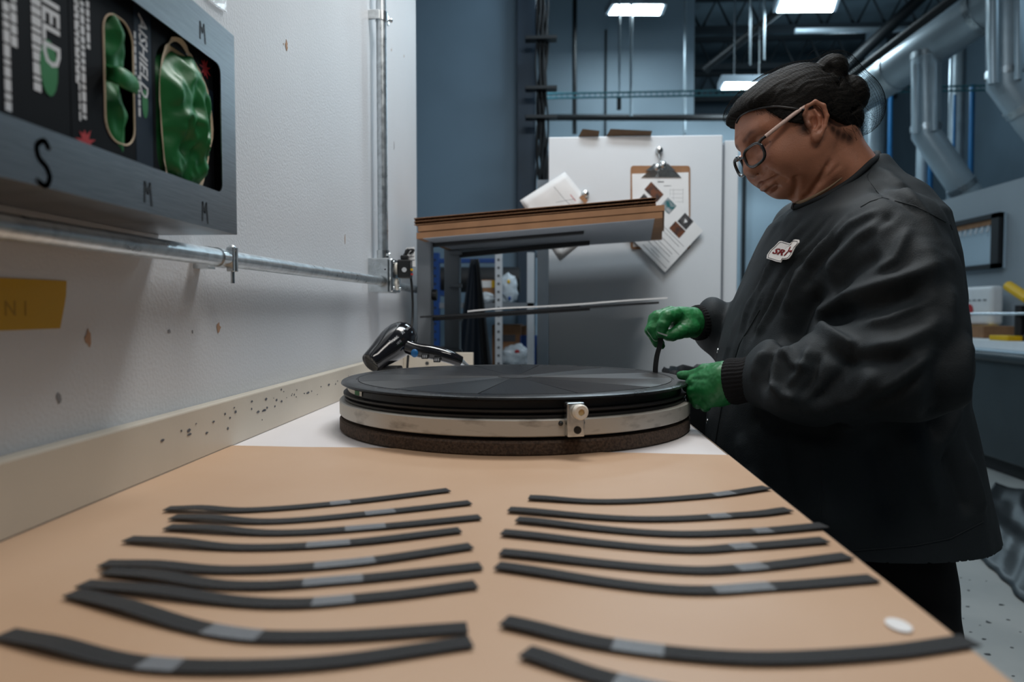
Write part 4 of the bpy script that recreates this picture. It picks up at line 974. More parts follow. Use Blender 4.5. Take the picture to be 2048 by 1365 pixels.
MB().box(b0, u2, SY + .02, SY + .5, shz - .03, shz).build('shelf_board', M['rack'], su)
lz = W(1000, 745, SY).z
MB().box(b0, u2, SY + .02, SY + .5, lz - .03, lz).build('shelf_board', M['rack'], su)
MB().box(u2 - .04, u2, SY + .02, SY + .07, 0, ut).build('upright', M['print'], su, bevel=.002)
def carton2(px0, px1, py0, py1, Y, dep, lab, tape=True, name='carton'):
    A, B = W(px0, py1, Y), W(px1, py0, Y); z0 = shz if abs(A.z - shz) < .12 else lz
    t = thing(name, ((A.x + B.x) / 2, Y + dep / 2, z0), lab, 'box', 'cartons on the alcove shelves')
    MB().box(A.x, B.x, Y, Y + dep, z0 + .001, B.z).build('carton_body', M['cardboard'], t, bevel=.004)
    if tape: MB().box(A.x - .001, B.x + .001, Y - .0015, Y, B.z - .045, B.z - .005).build('yellow_band', M['yellow'], t); MB().box((A.x+B.x)/2 - .03, (A.x+B.x)/2 + .03, Y - .0025, Y - .0016, B.z - .045, B.z - .005).build('label', M['paper'], t)
    else: MB().box(A.x + .04, A.x + .14, Y - .001, Y, B.z - .10, B.z - .06).build('hand_hole', M['ink'], t)
carton2(955, 990, 560, 604, SY + .10, .3, 'small brown carton with yellow tape band on the upper alcove shelf')
carton2(984, 1042, 650, 742, SY + .22, .26, 'brown carton with hand hole on the lower alcove shelf', False); carton2(1043, 1068, 652, 742, SY + .33, .15, 'narrow brown carton next to the carton with hand hole', False)
def bag(px, py, rx, rz, Y, m, lab, seed, zf, parts=()):
    c = W(px, py, Y); r = (rx * Y / F, min(rx, rz) * Y / F * .8, rz * Y / F)
    c.z = zf + r[2] * .9
    dsp = lambda d: .22 * mnoise.noise(d * 2.4 + Vector((seed, 0, 0))) + .12 * abs(mnoise.noise(d * 6 + Vector((0, seed, 0)))) - .05
    mb = MB(); mb.ball(c, r, 40, 24, disp=dsp); mb.v = [(x, y, max(z, zf + .001)) for x, y, z in mb.v]
    o = mb.build('plastic_bag', M[m], smooth=80); tag(o, lab, 'bag', 'plastic bags on the alcove shelves')
    for mm_, k in parts:
        MB().ball(c + Vector((k[0] * r[0], -r[1] * .9, k[1] * r[2])), (r[0] * .16, .006, r[2] * .14), 12, 8).build('printed_patch', M[mm_], o, smooth=60)
    return o
bag(1016, 580, 20, 30, SY + .12, 'bag', 'clear bag with yellow print beside the pale perforated upright', 2.0, shz, (('yellow', (.1, .5)), ('blue', (.2, -.6))))
bag(970, 592, 20, 11, SY + .06, 'bag', 'low white bundle in front of the yellow taped carton', 5.0, shz)
bag(1032, 715, 32, 28, SY + .12, 'bag', 'big white plastic bag with red print on the lower alcove shelf', 8.0, lz, (('redink', (.1, .5)),))
bc = W(1056, 695, SY + .08); t = thing('blue_bin', (bc.x, SY + .1, lz), 'small blue bin at the end of the lower alcove shelf', 'bin')
e = .05; d0, d1 = SY + .20, SY + .32; lz += .0005
MB().box(bc.x - e, bc.x + e, d0, d0 + .01, lz, lz + .14).box(bc.x - e, bc.x - e + .008, d0, d1, lz, lz + .2).box(bc.x + e - .008, bc.x + e, d0, d1, lz, lz + .2).box(bc.x - e, bc.x + e, d1 - .01, d1, lz, lz + .2).box(bc.x - e, bc.x + e, d0, d1, lz, lz + .006).build('bin_shell', M['blue'], t)
for x in (b0, u0): MB().box(x, x + .03, SY + .05, SY + .86, W(950, 560, SY + .75).z - .118, W(950, 560, SY + .75).z - .088).build('bracket', M['blue'], su, bevel=.002)
# dark roll and dark hanging sheets
A, B = W(872, 560, SY + .75), W(1040, 560, SY + .75)
rl = MB().tube([A - (B - A) * .1, B], .085, 24).build('dark_roll', M['matte'], smooth=50); tag(rl, 'long black roll lying behind the blue shelf unit', 'roll')
def drape(pxs, y0, y1, Y, m, lab, seed):
    mb = MB(); n, k = 24, 20; vs = []
    for j in range(k + 1):
        v = j / k; 
        for i in range(n + 1):
            u = i / n; a = pxs[0][0] + (pxs[0][1] - pxs[0][0]) * v; b = pxs[1][0] + (pxs[1][1] - pxs[1][0]) * v
            p = W(a + (b - a) * u, y0 + (y1 - y0) * v, Y); p.y += .014 * math.sin(u * 11 + seed + 1.5 * v) * (.3 + v); vs.append(p)
    mb.add(vs, [(j*(n+1)+i, (j+1)*(n+1)+i, (j+1)*(n+1)+i+1, j*(n+1)+i+1) for j in range(k) for i in range(n)])
    o = mb.build('dark_sheet', m, smooth=80); o.modifiers.new('t', 'SOLIDIFY').thickness = .004; tag(o, lab, 'sheet', 'dark sheets hanging from the blue beam')
nav = mat('dark_navy_sheet', lin(16, 24, 34), .5)
drape(((942, 900), (950, 975)), 518, 790, SY - .022, nav, 'wide dark navy sheet hanging from the blue beam', 0.3)
drape(((950, 968), (958, 990)), 518, 790, SY - .055, M['binbag'], 'narrow black sheet hanging in front of the navy sheet', 1.9)
# waste bin with black liner beyond the bench
bx = W(1395, 760, 1.72); bw = thing('waste_bin', (bx.x + .06, 1.80, 0), 'tall waste bin with black liner bag past the bench end', 'bin')
c = Vector((bx.x + .07, 1.80, 0)); zt_ = W(1380, 742, 1.75).z
MB().lathe([(.09, 0), (.125, zt_ - .03), (.12, zt_ - .03), (.086, .004), (0, .004)], c, 40).build('bucket', M['rack'], bw, smooth=40)
mb = MB(); n = 60; vs = []
for j, (r, z) in enumerate(((.118, zt_ - .20), (.123, zt_ - .05), (.128, zt_ - .004), (.134, zt_), (.139, zt_ - .01), (.140, zt_ - .06), (.136, zt_ - .14), (.137, zt_ - .20))):
    for k in range(n):
        a = 2 * PI * k / n; w = .006 * mnoise.noise((math.cos(a) * 5, math.sin(a) * 5, j * .7)) + .003 * math.sin(a * 17 + j); vs.append((c.x + (r + w) * math.cos(a), c.y + (r + w) * math.sin(a), z + w))
mb.add(vs, [(j*n+k, j*n+(k+1)%n, (j+1)*n+(k+1)%n, (j+1)*n+k) for j in range(7) for k in range(n)])
mb.build('liner_bag', M['binbag'], bw, smooth=80)
# ================================================================ the person
# distance-field sculpting: shapes are blended into one field on a grid and skinned with surface nets
class Field:
    def __init__(s, lo, hi, h):
        s.lo = np.array(lo, float); s.h = h; s.n = np.ceil((np.array(hi) - s.lo) / h).astype(int) + 1
        s.ax = [(s.lo[i] + h * np.arange(s.n[i])).astype(np.float32) for i in range(3)]
        s.d = np.full(s.n, 10.0, np.float32)
    def win(s, lo, hi, m):
        sl = []
        for i in range(3):
            a = int(max(0, math.floor((lo[i] - m - s.lo[i]) / s.h))); b = int(min(s.n[i], math.ceil((hi[i] + m - s.lo[i]) / s.h) + 1))
            if b <= a: return None
            sl.append(slice(a, b))
        x, y, z = s.ax[0][sl[0]][:, None, None], s.ax[1][sl[1]][None, :, None], s.ax[2][sl[2]][None, None, :]
        return tuple(sl), x, y, z
    def put(s, lo, hi, fn, k, op):
        w = s.win(lo, hi, k + 4 * s.h)
        if w is None: return
        sl, x, y, z = w; v = fn(x, y, z); a = s.d[sl]
        if op == 'add':
            hh = np.maximum(k - np.abs(a - v), 0) / k; s.d[sl] = np.minimum(a, v) - hh * hh * k * .25
        elif op == 'cut':
            v = -v; hh = np.maximum(k - np.abs(a - v), 0) / k; s.d[sl] = np.maximum(a, v) + hh * hh * k * .25
    def cone(s, a, b, ra, rb, k=.01, op='add'):
        a, b = np.array(a, float), np.array(b, float); R = max(ra, rb); ba = b - a; L2 = max(ba @ ba, 1e-12)
        def fn(x, y, z):
            px, py, pz = x - a[0], y - a[1], z - a[2]
            t = np.clip((px * ba[0] + py * ba[1] + pz * ba[2]) / L2, 0, 1)
            return np.sqrt((px - ba[0] * t) ** 2 + (py - ba[1] * t) ** 2 + (pz - ba[2] * t) ** 2) - (ra + (rb - ra) * t)
        s.put(np.minimum(a, b) - R, np.maximum(a, b) + R, fn, k, op); return s
    def chain(s, pts, k=.006, op='add'):     # pts: (point, radius)
        for (a, ra), (b, rb) in zip(pts, pts[1:]): s.cone(a, b, ra, rb, k, op)
        return s
    def ell(s, c, r, k=.01, op='add', R=None):
        c = np.array(c, float); r = np.array(r, float); Rm = np.eye(3) if R is None else np.array(R, float)
        m = r.max() if R is not None else r
        def fn(x, y, z):
            p = [x - c[0], y - c[1], z - c[2]]
            q = [p[0] * Rm[0][i] + p[1] * Rm[1][i] + p[2] * Rm[2][i] for i in range(3)] if R is not None else p
            k0 = np.sqrt((q[0] / r[0]) ** 2 + (q[1] / r[1]) ** 2 + (q[2] / r[2]) ** 2)
            k1 = np.sqrt((q[0] / r[0] ** 2) ** 2 + (q[1] / r[1] ** 2) ** 2 + (q[2] / r[2] ** 2) ** 2) + 1e-9
            return k0 * (k0 - 1) / k1
        s.put(c - m, c + m, fn, k, op); return s
    def mesh(s):
        d = s.d; neg = d < 0; n = d.shape
        c = np.zeros((n[0] - 1, n[1] - 1, n[2] - 1), np.int8)
        for i in (0, 1):
            for j in (0, 1):
                for k in (0, 1): c += neg[i:n[0]-1+i, j:n[1]-1+j, k:n[2]-1+k]
        act = (c > 0) & (c < 8); I = np.argwhere(act); idx = np.full(act.shape, -1, np.int64); idx[act] = np.arange(len(I))
        acc = np.zeros((len(I), 3)); cnt = np.zeros(len(I))
        cor = [(i, j, k) for i in (0, 1) for j in (0, 1) for k in (0, 1)]
        for a in cor:
            for ax in range(3):
                if a[ax]: continue
                b = list(a); b[ax] = 1
                da = d[I[:,0]+a[0], I[:,1]+a[1], I[:,2]+a[2]]; db = d[I[:,0]+b[0], I[:,1]+b[1], I[:,2]+b[2]]
                m = (da < 0) != (db < 0); t = da[m] / (da[m] - db[m])
                p = np.tile(np.array(a, float), (m.sum(), 1)); p[:, ax] += t; acc[m] += p; cnt[m] += 1
        v = s.lo + (I + acc / cnt[:, None]) * s.h
        quads = []
        for ax in range(3):
            o1, o2 = [(1, 2), (2, 0), (0, 1)][ax]
            A = [slice(1, -1)] * 3; B = [slice(1, -1)] * 3; A[ax] = slice(0, -1); B[ax] = slice(1, None)
            na, nb = neg[tuple(A)], neg[tuple(B)]; E = np.argwhere(na != nb)
            off = np.ones(3, int); off[ax] = 0; E2 = E + off; inside = na[E[:,0], E[:,1], E[:,2]]
            q = []
            for s1, s2 in ((-1, -1), (0, -1), (0, 0), (-1, 0)):
                e = E2.copy(); e[:, o1] += s1; e[:, o2] += s2; q.append(idx[e[:,0], e[:,1], e[:,2]])
            q = np.stack(q, 1); q[~inside] = q[~inside][:, ::-1]; quads.append(q)
        q = np.concatenate(quads); q = q[(q >= 0).all(1)]
        return v, q
def relax(v, q, it, lam=.5):
    e = np.concatenate([q[:, [0, 1]], q[:, [1, 2]], q[:, [2, 3]], q[:, [3, 0]]]); n = len(v)
    deg = np.bincount(e[:, 0], minlength=n) + np.bincount(e[:, 1], minlength=n)
    for i in range(it):
        for l in (lam, -lam * 1.03):
            s = np.zeros_like(v)
            for c in range(3):
                s[:, c] = np.bincount(e[:, 0], v[e[:, 1], c], n) + np.bincount(e[:, 1], v[e[:, 0], c], n)
            v = v + l * (s / np.maximum(deg, 1)[:, None] - v)
    return v
def vnormals(v, q):
    fn = np.cross(v[q[:, 2]] - v[q[:, 0]], v[q[:, 3]] - v[q[:, 1]]); n = np.zeros_like(v)
    for i in range(4):
        for c in range(3): n[:, c] += np.bincount(q[:, i], fn[:, c], len(v))
    return n / (np.linalg.norm(n, axis=1)[:, None] + 1e-12)
def np_obj(name, v, q, m, parent=None, origin=(0, 0, 0)):
    o3 = ORIG[parent] if parent is not None else Vector(origin)
    me = bpy.data.meshes.new(name); vv = v - np.array(o3)
    me.vertices.add(len(vv)); me.vertices.foreach_set('co', vv.astype(np.float32).ravel())
    me.loops.add(q.size); me.loops.foreach_set('vertex_index', q.astype(np.int32).ravel())
    me.polygons.add(len(q)); me.polygons.foreach_set('loop_start', np.arange(0, q.size, 4, dtype=np.int32))
    me.update(calc_edges=True); me.validate()
    me.polygons.foreach_set('use_smooth', [True] * len(me.polygons))
    o = bpy.data.objects.new(name, me); COL.objects.link(o); me.materials.append(m)
    if parent is not None: o.parent = parent; ORIG[o] = ORIG[parent]
    else: o.location = o3; ORIG[o] = o3
    return o
def cast(v, q): return BVHTree.FromPolygons([tuple(p) for p in v], [tuple(int(i) for i in f) for f in q])
EYE = Vector((0, 0, CAMZ))
def hit(bvh, px, py):
    p = W(px, py, 1.0); r = bvh.ray_cast(EYE, (p - EYE).normalized()); return (r[0], r[1]) if r[0] is not None else (None, None)
def rpx(px, Y): return px * Y / F

# ---------------------------------------------------------------- head frame: x forward, y to her left, z up
HP, HYAW = math.radians(29), math.radians(9)
HO = W(1606, 272, 1.275)
hf = Vector((-math.cos(HP) * math.cos(HYAW), -math.cos(HP) * math.sin(HYAW), -math.sin(HP)))
hl = Vector((math.sin(HYAW), -math.cos(HYAW), 0)); hu = hf.cross(hl)
ROLL = math.radians(6); hl, hu = hl * math.cos(ROLL) + hu * math.sin(ROLL), hu * math.cos(ROLL) - hl * math.sin(ROLL)
HM = np.array([list(hf), list(hl), list(hu)]).T          # local -> world
def tow(p): return np.array(HO) + np.asarray(p) @ HM.T
def toh(p): return (np.array(p) - np.array(HO)) @ HM
def HW(px, py, Y): return toh(W(px, py, Y))

M['skin'] = mat('skin', lin(168, 115, 90), 0.46, var=.07, vscale=26, bump=.22, bscale=420, sss=.08, spec=.45)
nt = M['skin'].node_tree
at = nt.nodes.new('ShaderNodeAttribute'); at.attribute_name = 'tint'
mxn = nt.nodes.new('ShaderNodeMixRGB'); mxn.blend_type = 'MULTIPLY'; mxn.inputs[0].default_value = 1
src = nt.nodes['Principled BSDF'].inputs['Base Color'].links[0].from_socket
nt.links.new(src, mxn.inputs[1]); nt.links.new(at.outputs['Color'], mxn.inputs[2]); nt.links.new(mxn.outputs[0], nt.nodes['Principled BSDF'].inputs['Base Color'])

h = .0015
fd = Field((-.135, -.105, -.24), (.150, .105, .165), h)
fd.ell((-.004, 0, .038), (.088, .075, .075), .01)                       # skull
fd.ell((.038, 0, .024), (.066, .066, .078), .03)                         # upper face
fd.ell((.046, 0, -.024), (.056, .060, .052), .03)                        # mid face
fd.ell((.073, 0, -.0590), (.0205, .027, .0170), .020)                   # chin
for e in (-1, 1):
    fd.ell((.068, e * .036, -.016), (.032, .028, .030), .02)           # cheek
    fd.ell((.047, e * .038, -.044), (.036, .025, .030), .022)
    fd.ell((.020, e * .051, -.026), (.034, .020, .032), .022)          # jaw angle          # jowl
    fd.cone((.090, e * .012, .043), (.080, e * .046, .043), .010, .008, .016)   # brow
    fd.ell((.103, e * .033, .022), (.016, .019, .011), .014, 'cut')     # eye socket
    fd.ell((.0815, e * .033, .022), (.0125, .0145, .0125), .005)       # eyeball under lowered lid
    fd.ell((.1010, e * .0158, -.0100), (.0125, .0092, .0098), .005)     # nostril wing
fd.ell((.050, 0, -.055), (.038, .044, .026), .025)                       # double chin
fd.chain([((.092, 0, .036), .0085), ((.0995, 0, .016), .0095), ((.1070, 0, -.003), .0120)], .014)
fd.ell((.1075, 0, -.0060), (.0130, .0140, .0115), .008)
for e in (-1, 1): fd.ell((.1045, e * .0078, -.0180), (.0050, .0038, .0042), .003, 'cut')
fd.ell((.089, 0, -.037), (.016, .028, .018), .014)                      # muzzle
m0, m1, m2 = HW(1515, 360, 1.275), HW(1531, 356, 1.256), HW(1552, 345, 1.238)
m0[1] = 0
def lips(dz, dx, rs, k, op='add'):
    mir = lambda p: np.array((p[0], -p[1], p[2])); o_ = lambda p, f: p + np.array((dx * f, 0, dz * f))
    fd.chain([(o_(mir(m2), .25), rs[0]), (o_(mir(m1), .9), rs[1]), (o_(m0, 1), rs[2]), (o_(m1, .9), rs[1]), (o_(m2, .25), rs[0])], k, op)
lips(.0060, -.0025, (.0030, .0058, .0058), .004); lips(-.0068, -.0040, (.0030, .0068, .0074), .004)
fd.ell((.0985, 0, -.0520), (.010, .018, .0040), .008, 'cut')
# neck and shoulders root
nk = [HW(1642, 300, 1.29), HW(1672, 366, 1.29), HW(1696, 450, 1.29)]
fd.cone((-.030, 0, -.02), nk[0], .057, .057, .014); fd.cone(nk[0], nk[1], .057, .066, .02); fd.cone(nk[1], nk[2], .068, .085, .03)
fd.cone(HW(1625, 385, 1.25), HW(1650, 345, 1.235), .030, .030, .02)
# ears
ES, EC_, ESN = .90, math.cos(math.radians(20)), math.sin(math.radians(20))
def er(x, yo, z, e): x, z = (x + .005) * ES, (z - .005) * ES; return (.017 + EC_ * x - ESN * z, e * (.0755 + yo), .006 + ESN * x + EC_ * z)
for e in (-1, 1):
    hx = [((.009, 0, .002), .0026), ((.012, .003, .019), .0030), ((.006, .007, .0325), .0034), ((-.008, .011, .0370), .0037), ((-.0205, .013, .027), .0037), ((-.0240, .012, .008), .0034), ((-.0180, .009, -.010), .0032), ((-.008, .006, -.022), .0050)]
    Re = np.array([[EC_, 0, -ESN], [0, 1, 0], [ESN, 0, EC_]])
    fd.ell(er(-.007, .003, .007, e), (.0165, .0055, .027), .005, 'add', Re)
    fd.ell(er(-.003, .0085, .001, e), (.0085, .0065, .0125), .003, 'cut', Re)
    fd.ell(er(-.005, .0105, .021, e), (.0090, .0050, .0095), .003, 'cut', Re)
    fd.ell(er(-.0155, .0125, .012, e), (.0030, .0035, .014), .003, 'cut', Re)
    fd.chain([(er(x, yo, z, e), r) for (x, yo, z), r in hx], .0025)
    fd.chain([(er(-.006, .0075, .024, e), .0022), (er(-.0115, .0085, .010, e), .0026), (er(-.0095, .007, -.006, e), .0028), (er(-.002, .006, -.013, e), .0026)], .003)
    fd.ell(er(.0065, .004, -.001, e), (.0042, .0040, .0065), .003)
    fd.ell(er(-.003, .004, -.0245, e), (.0085, .0055, .0090), .005)
hv, hq = fd.mesh(); hv = relax(hv, hq, 1, .4)
def face_lines(lines, both=True):
    global hv
    nr = vnormals(hv, hq); bv_ = cast(tow(hv), hq); dsp = np.zeros(len(hv))
    for line, amp, wid in lines:
        pts = []
        for p0, p1 in zip(line, line[1:]):
            for k in range(3):
                p, n = hit(bv_, p0[0] + (p1[0] - p0[0]) * k / 3, p0[1] + (p1[1] - p0[1]) * k / 3)
                if p is not None: pts.append(toh(p))
        p, n = hit(bv_, *line[-1])
        if p is not None: pts.append(toh(p))
        for e in ((1, -1) if both else (1,)):
            best = np.full(len(hv), 9.0); tpos = np.zeros(len(hv)); N_ = max(1, len(pts) - 1)
            for i, (a_, b_) in enumerate(zip(pts, pts[1:])):
                a_, b_ = a_ * np.array((1, e, 1)), b_ * np.array((1, e, 1)); L2 = max((b_ - a_) @ (b_ - a_), 1e-10)
                if L2 > .0006: continue
                t = np.clip(((hv - a_) @ (b_ - a_)) / L2, 0, 1); dd = np.linalg.norm(hv - a_ - t[:, None] * (b_ - a_), axis=1)
                m_ = dd < best; best[m_] = dd[m_]; tpos[m_] = (i + t[m_]) / N_
            v_ = amp * np.exp(-(best / wid) ** 2) * (np.clip((1.02 - np.abs(2 * tpos - 1)) * 3.5, 0, 1) if wid < .0075 else 1)
            dsp = dsp + v_
    hv = hv + nr * dsp[:, None]
face_lines([([(1516, 361), (1530, 357), (1546, 352)], .0016, .0042), ([(1524, 377), (1536, 372), (1552, 362)], .0026, .0050), ([(1548, 318), (1562, 322)], .0028, .018), ([(1500, 342), (1506, 346)], .0020, .008)])
face_lines([([(1517, 369), (1530, 365), (1543, 358), (1559, 351)], -.0040, .0023), ([(1555, 352), (1566, 356), (1578, 363)], -.0022, .0040),
            ([(1534, 386), (1548, 379), (1562, 370)], -.0018, .0050), ([(1535, 334), (1532, 343), (1522, 350)], -.0022, .0028), ([(1536, 338), (1548, 345), (1558, 351)], -.0012, .0050),
            ([(1591, 350), (1593, 366), (1590, 382), (1584, 398)], -.0040, .0055), ([(1601, 402), (1620, 388), (1644, 354), (1664, 316)], -.0052, .0050), ([(1636, 372), (1658, 352), (1684, 326)], -.0012, .0042),
            ([(1521, 299), (1530, 291), (1540, 284)], -.0018, .0026)])
hv = relax(hv, hq, 2, .5)
tint = np.ones((len(hv), 4), np.float32)
def paint(fnc, col):
    global tint
    w = np.clip(fnc, 0, 1)[:, None]; tint[:, :3] = tint[:, :3] * (1 - w) + np.array(col) * w
def segd(P, a, b):
    a, b = np.array(a), np.array(b); t = np.clip(((P - a) @ (b - a)) / ((b - a) @ (b - a)), 0, 1); return np.linalg.norm(P - a - t[:, None] * (b - a), axis=1)
ld = np.minimum.reduce([np.minimum(segd(hv, m0, m1 * np.array((1, e, 1))), segd(hv, m1 * np.array((1, e, 1)), m2 * np.array((1, e, 1)) * .6 + m1 * np.array((1, e, 1)) * .4)) for e in (-1, 1)])
paint(1.3 - ld / .0080, (.62, .46, .46))
for e in (-1, 1):
    bd = np.minimum(segd(hv, (.103, e * .014, .0400), (.097, e * .034, .0450)), segd(hv, (.097, e * .034, .0450), (.083, e * .050, .0410)))
    paint((1.15 - bd / .0050) * .75, (.22, .18, .18))
    paint((1 - np.linalg.norm(hv - np.array((.094, e * .040, -.008)), axis=1) / .030) * .6, (1.02, .84, .80))
    paint((1 - np.linalg.norm(hv - np.array((.015, e * .084, .006)), axis=1) / .026) * .6, (1.0, .78, .72))
def pixpaint(pts, rad, col, k=1.0):
    bv_ = cast(tow(hv), hq); q = [hit(bv_, *p)[0] for p in pts]; q = [toh(p) for p in q if p is not None]
    for e in (1, -1):
        dd = np.min([np.linalg.norm(hv - p * np.array((1, e, 1)), axis=1) for p in q], axis=0); paint(np.clip(1.25 - dd / rad, 0, 1) * k, col)
pixpaint([(1552, 217), (1562, 219), (1572, 222), (1582, 226), (1592, 231), (1600, 238), (1605, 248), (1609, 256)], .0130, (.05, .04, .035), .95)
pixpaint([(1658, 246), (1666, 258), (1676, 266), (1688, 272), (1698, 276)], .0125, (.06, .05, .04), .9)
pixpaint([(1522, 297), (1531, 291), (1540, 284)], .0022, (.2, .15, .14), .8)
hvw = tow(hv)
# lower body under the clothes, coarser
bf = Field((.18, .90, .0), (.90, 1.66, 1.36), .012)
def P3(px, py, Y): return np.array(W(px, py, Y))
bf.ell((.53, 1.29, 1.02), (.14, .15, .26), .05); bf.ell((.53, 1.29, .82), (.12, .16, .14), .06)
bf.cone((.545, 1.29, 1.18), (.51, 1.29, 1.26), .08, .05, .05)
for Yh, Ys in ((1.17, 1.09), (1.41, 1.49)):
    bf.cone((.53, Yh, .80), (.555, Yh, .45), .060, .055, .03); bf.cone((.56, Yh, .45), (.575, Yh, .07), .055, .040, .02); bf.cone((.575, Yh, .045), (.44, Yh, .03), .035, .026, .02)
bf.cone((.51, 1.13, 1.15), P3(1805, 735, 1.0), .045, .040, .03); bf.cone(P3(1825, 735, 1.0), P3(1475, 765, 1.125), .040, .026, .02)
bf.cone((.50, 1.47, 1.20), P3(1530, 715, 1.50), .050, .042, .03); bf.cone(P3(1530, 715, 1.50), P3(1400, 648, 1.41), .038, .025, .02)
bv, bq = bf.mesh()
person = np_obj('person', np.concatenate([hvw, bv]), np.concatenate([hq, bq + len(hvw)]), M['skin'], origin=(.56, 1.29, 0))
tag(person, 'person in dark coat and hair net bending over the black disc with a strip', 'person')
ca = person.data.color_attributes.new('tint', 'FLOAT_COLOR', 'POINT')
ca.data.foreach_set('color', np.concatenate([tint, np.ones((len(bv), 4), np.float32)]).ravel())

# ---------------------------------------------------------------- hair
M['hair'] = mat('black_hair', (.004, .0035, .003), .6, col2=(.012, .010, .008), vscale=30, stretch=(4, 14, 14), bump=.7, bscale=60, spec=.14)
hh = .0022
hd_ = Field((-.20, -.13, -.13), (.16, .13, .20), hh)
hd_.ell((-.006, 0, .040), (.094, .083, .081), .01)
hd_.ell((.052, 0, .084), (.048, .060, .026), .03)
hd_.ell((-.046, 0, .016), (.054, .072, .062), .02)
for e in (-1, 1): hd_.ell((.036, e * .048, .036), (.034, .0295, .040), .012)
n_ = np.array((.60, 0, -1.0)); n_ /= np.linalg.norm(n_)
x, y, z = hd_.ax[0][:, None, None], hd_.ax[1][None, :, None], hd_.ax[2][None, None, :]
hx_ = np.where(x > .012, .0215 + .70 * x, .018 + 1.05 * x)
hx_ = hx_ + 0 * y
hx_ = np.where(x > .02, hx_ - 1.9 * np.maximum(np.abs(y) - .055, 0) * np.clip((x - .005) / .02, 0, 1), hx_)
cutd = (hx_ - z) * .82
hd_.d = np.maximum(hd_.d, np.broadcast_to(cutd, hd_.d.shape)).astype(np.float32)
hd_.ell(HW(1662, 141, 1.255), (.0285, .0290, .0265), .004)              # bun
hd_.ell(HW(1700, 190, 1.262), (.0280, .0340, .0330), .005)              # coils below it
hd_.ell(HW(1690, 238, 1.268), (.0240, .0420, .0300), .008)
hd_.ell(HW(1655, 138, 1.226), (.0080, .0070, .0080), .006, 'cut')
hd_.chain([(HW(1682, 160, 1.225), .003), (HW(1672, 172, 1.215), .003), (HW(1650, 166, 1.212), .003)], .005, 'cut')
hd_.chain([(HW(1716, 214, 1.232), .003), (HW(1700, 222, 1.222), .003), (HW(1684, 216, 1.218), .002)], .006, 'cut')
v2, q2 = hd_.mesh(); v2 = relax(v2, q2, 1)
nn = vnormals(v2, q2)
# combed ridges running back towards the bun
ang = np.arctan2(v2[:, 1], v2[:, 2] + .02); wob = np.array([mnoise.noise(Vector(p * 40)) for p in v2]); rdg = np.sin(ang * 46 + 5 * wob + 3 * np.sin(v2[:, 0] * 30)) * .00035 + np.sin(ang * 97 + v2[:, 0] * 60 + 4 * wob) * .00025 + wob * .0012
v2 = v2 + nn * rdg[:, None]
hair = np_obj('hair', tow(v2), q2, M['hair'], person)
# loose hairs
hs = random.Random(11); fl = MB()
def strand(a, b, c, r=.00022): fl.tube(catmull([a, b, c], 5), r, 4, False)
for i in range(46):
    a = tow((hs.uniform(-.075, -.03), hs.uniform(.02, .075), hs.uniform(-.03, .0))); d = Vector((hs.uniform(.002, .018), hs.uniform(-.01, .004), -hs.uniform(.012, .034)))
    a = Vector(a); strand(a, a + d * .5 + Vector((hs.uniform(-.004, .006), 0, 0)), a + d)
for i in range(110):
    px, py = hs.uniform(1470, 1600), 0; e = hs.uniform(0, 1)
    a = Vector(tow((hs.uniform(.0, .085), hs.uniform(.04, .078), 0))); l = toh(a); l[2] = .026 + .70 * l[0] - .75 * max(0, l[1] - .045) * min(1, max(0, (l[0] - .02) / .03)); a = Vector(tow(l)); d = Vector((hs.uniform(-.006, .018), -.0015, -hs.uniform(.003, .013))); strand(a, a + d * .5, a + d, .00016)
for i in range(40):
    a = Vector(tow((hs.uniform(-.12, .08), hs.uniform(-.05, .07), .10))); o_ = Vector(tow((-.01, 0, .05))); r_ = (a - o_).normalized(); a = o_ + r_ * hs.uniform(.088, .10); d = Vector((.02, 0, .004)) * hs.uniform(.4, 1.4); strand(a, a + d * .5 + r_ * .006, a + d + r_ * hs.uniform(.002, .01), .00016)
tag(fl.build('loose_hair', M['hair'], person), kind='stuff')
tie = MB(); tie.tube([W(1646, 146, 1.218), W(1652, 149, 1.216), W(1657, 150, 1.216)], .0016, 8); tie.build('hair_tie', mat('blue_elastic', lin(40, 110, 170), .5), person)
# elastic band of the hair net across the forehead and over the ear
bvh_h = cast(np.concatenate([tow(v2), hvw]), np.concatenate([q2, hq + len(v2)]))
def on_head(px, py, d):
    p, n = hit(bvh_h, px, py); return (p + n * d) if p else None
bp = [on_head(*p, .0008) for p in ((1474, 246), (1482, 232), (1496, 222), (1520, 216), (1550, 214), (1580, 217), (1606, 220), (1625, 214))]
bp = [p for p in bp if p]
MB().tube(catmull(bp, 6), .0022, 8).build('net_band', M['black'], person, smooth=60)
# fine net over the whole hair, standing off behind the coils
netf = Field((-.22, -.13, -.09), (.17, .13, .21), .006)
netf.ell((-.006, 0, .042), (.0965, .0855, .0835), .01); netf.ell((.052, 0, .086), (.054, .064, .033), .03)
netf.ell(HW(1666, 142, 1.258), (.036, .036, .032), .02); netf.ell(HW(1702, 200, 1.275), (.044, .05, .056), .03); netf.ell(HW(1714, 220, 1.275), (.030, .045, .040), .03)
xx, zz_ = netf.ax[0][:, None, None], netf.ax[2][None, None, :]
hz_ = np.where(xx > 0.012, .026 + .72 * xx, .022 + 1.0 * xx)
netf.d = np.maximum(netf.d, ((hz_ - zz_) * .85 + 0 * netf.ax[1][None, :, None])).astype(np.float32)
v3, q3 = netf.mesh(); v3 = relax(v3, q3, 2)
tri = []
net = np_obj('hair_net', tow(v3), q3, M['net'], person)
md = net.modifiers.new('net', 'WIREFRAME'); md.thickness = .00035; md.use_even_offset = False
tag(net, kind='stuff')

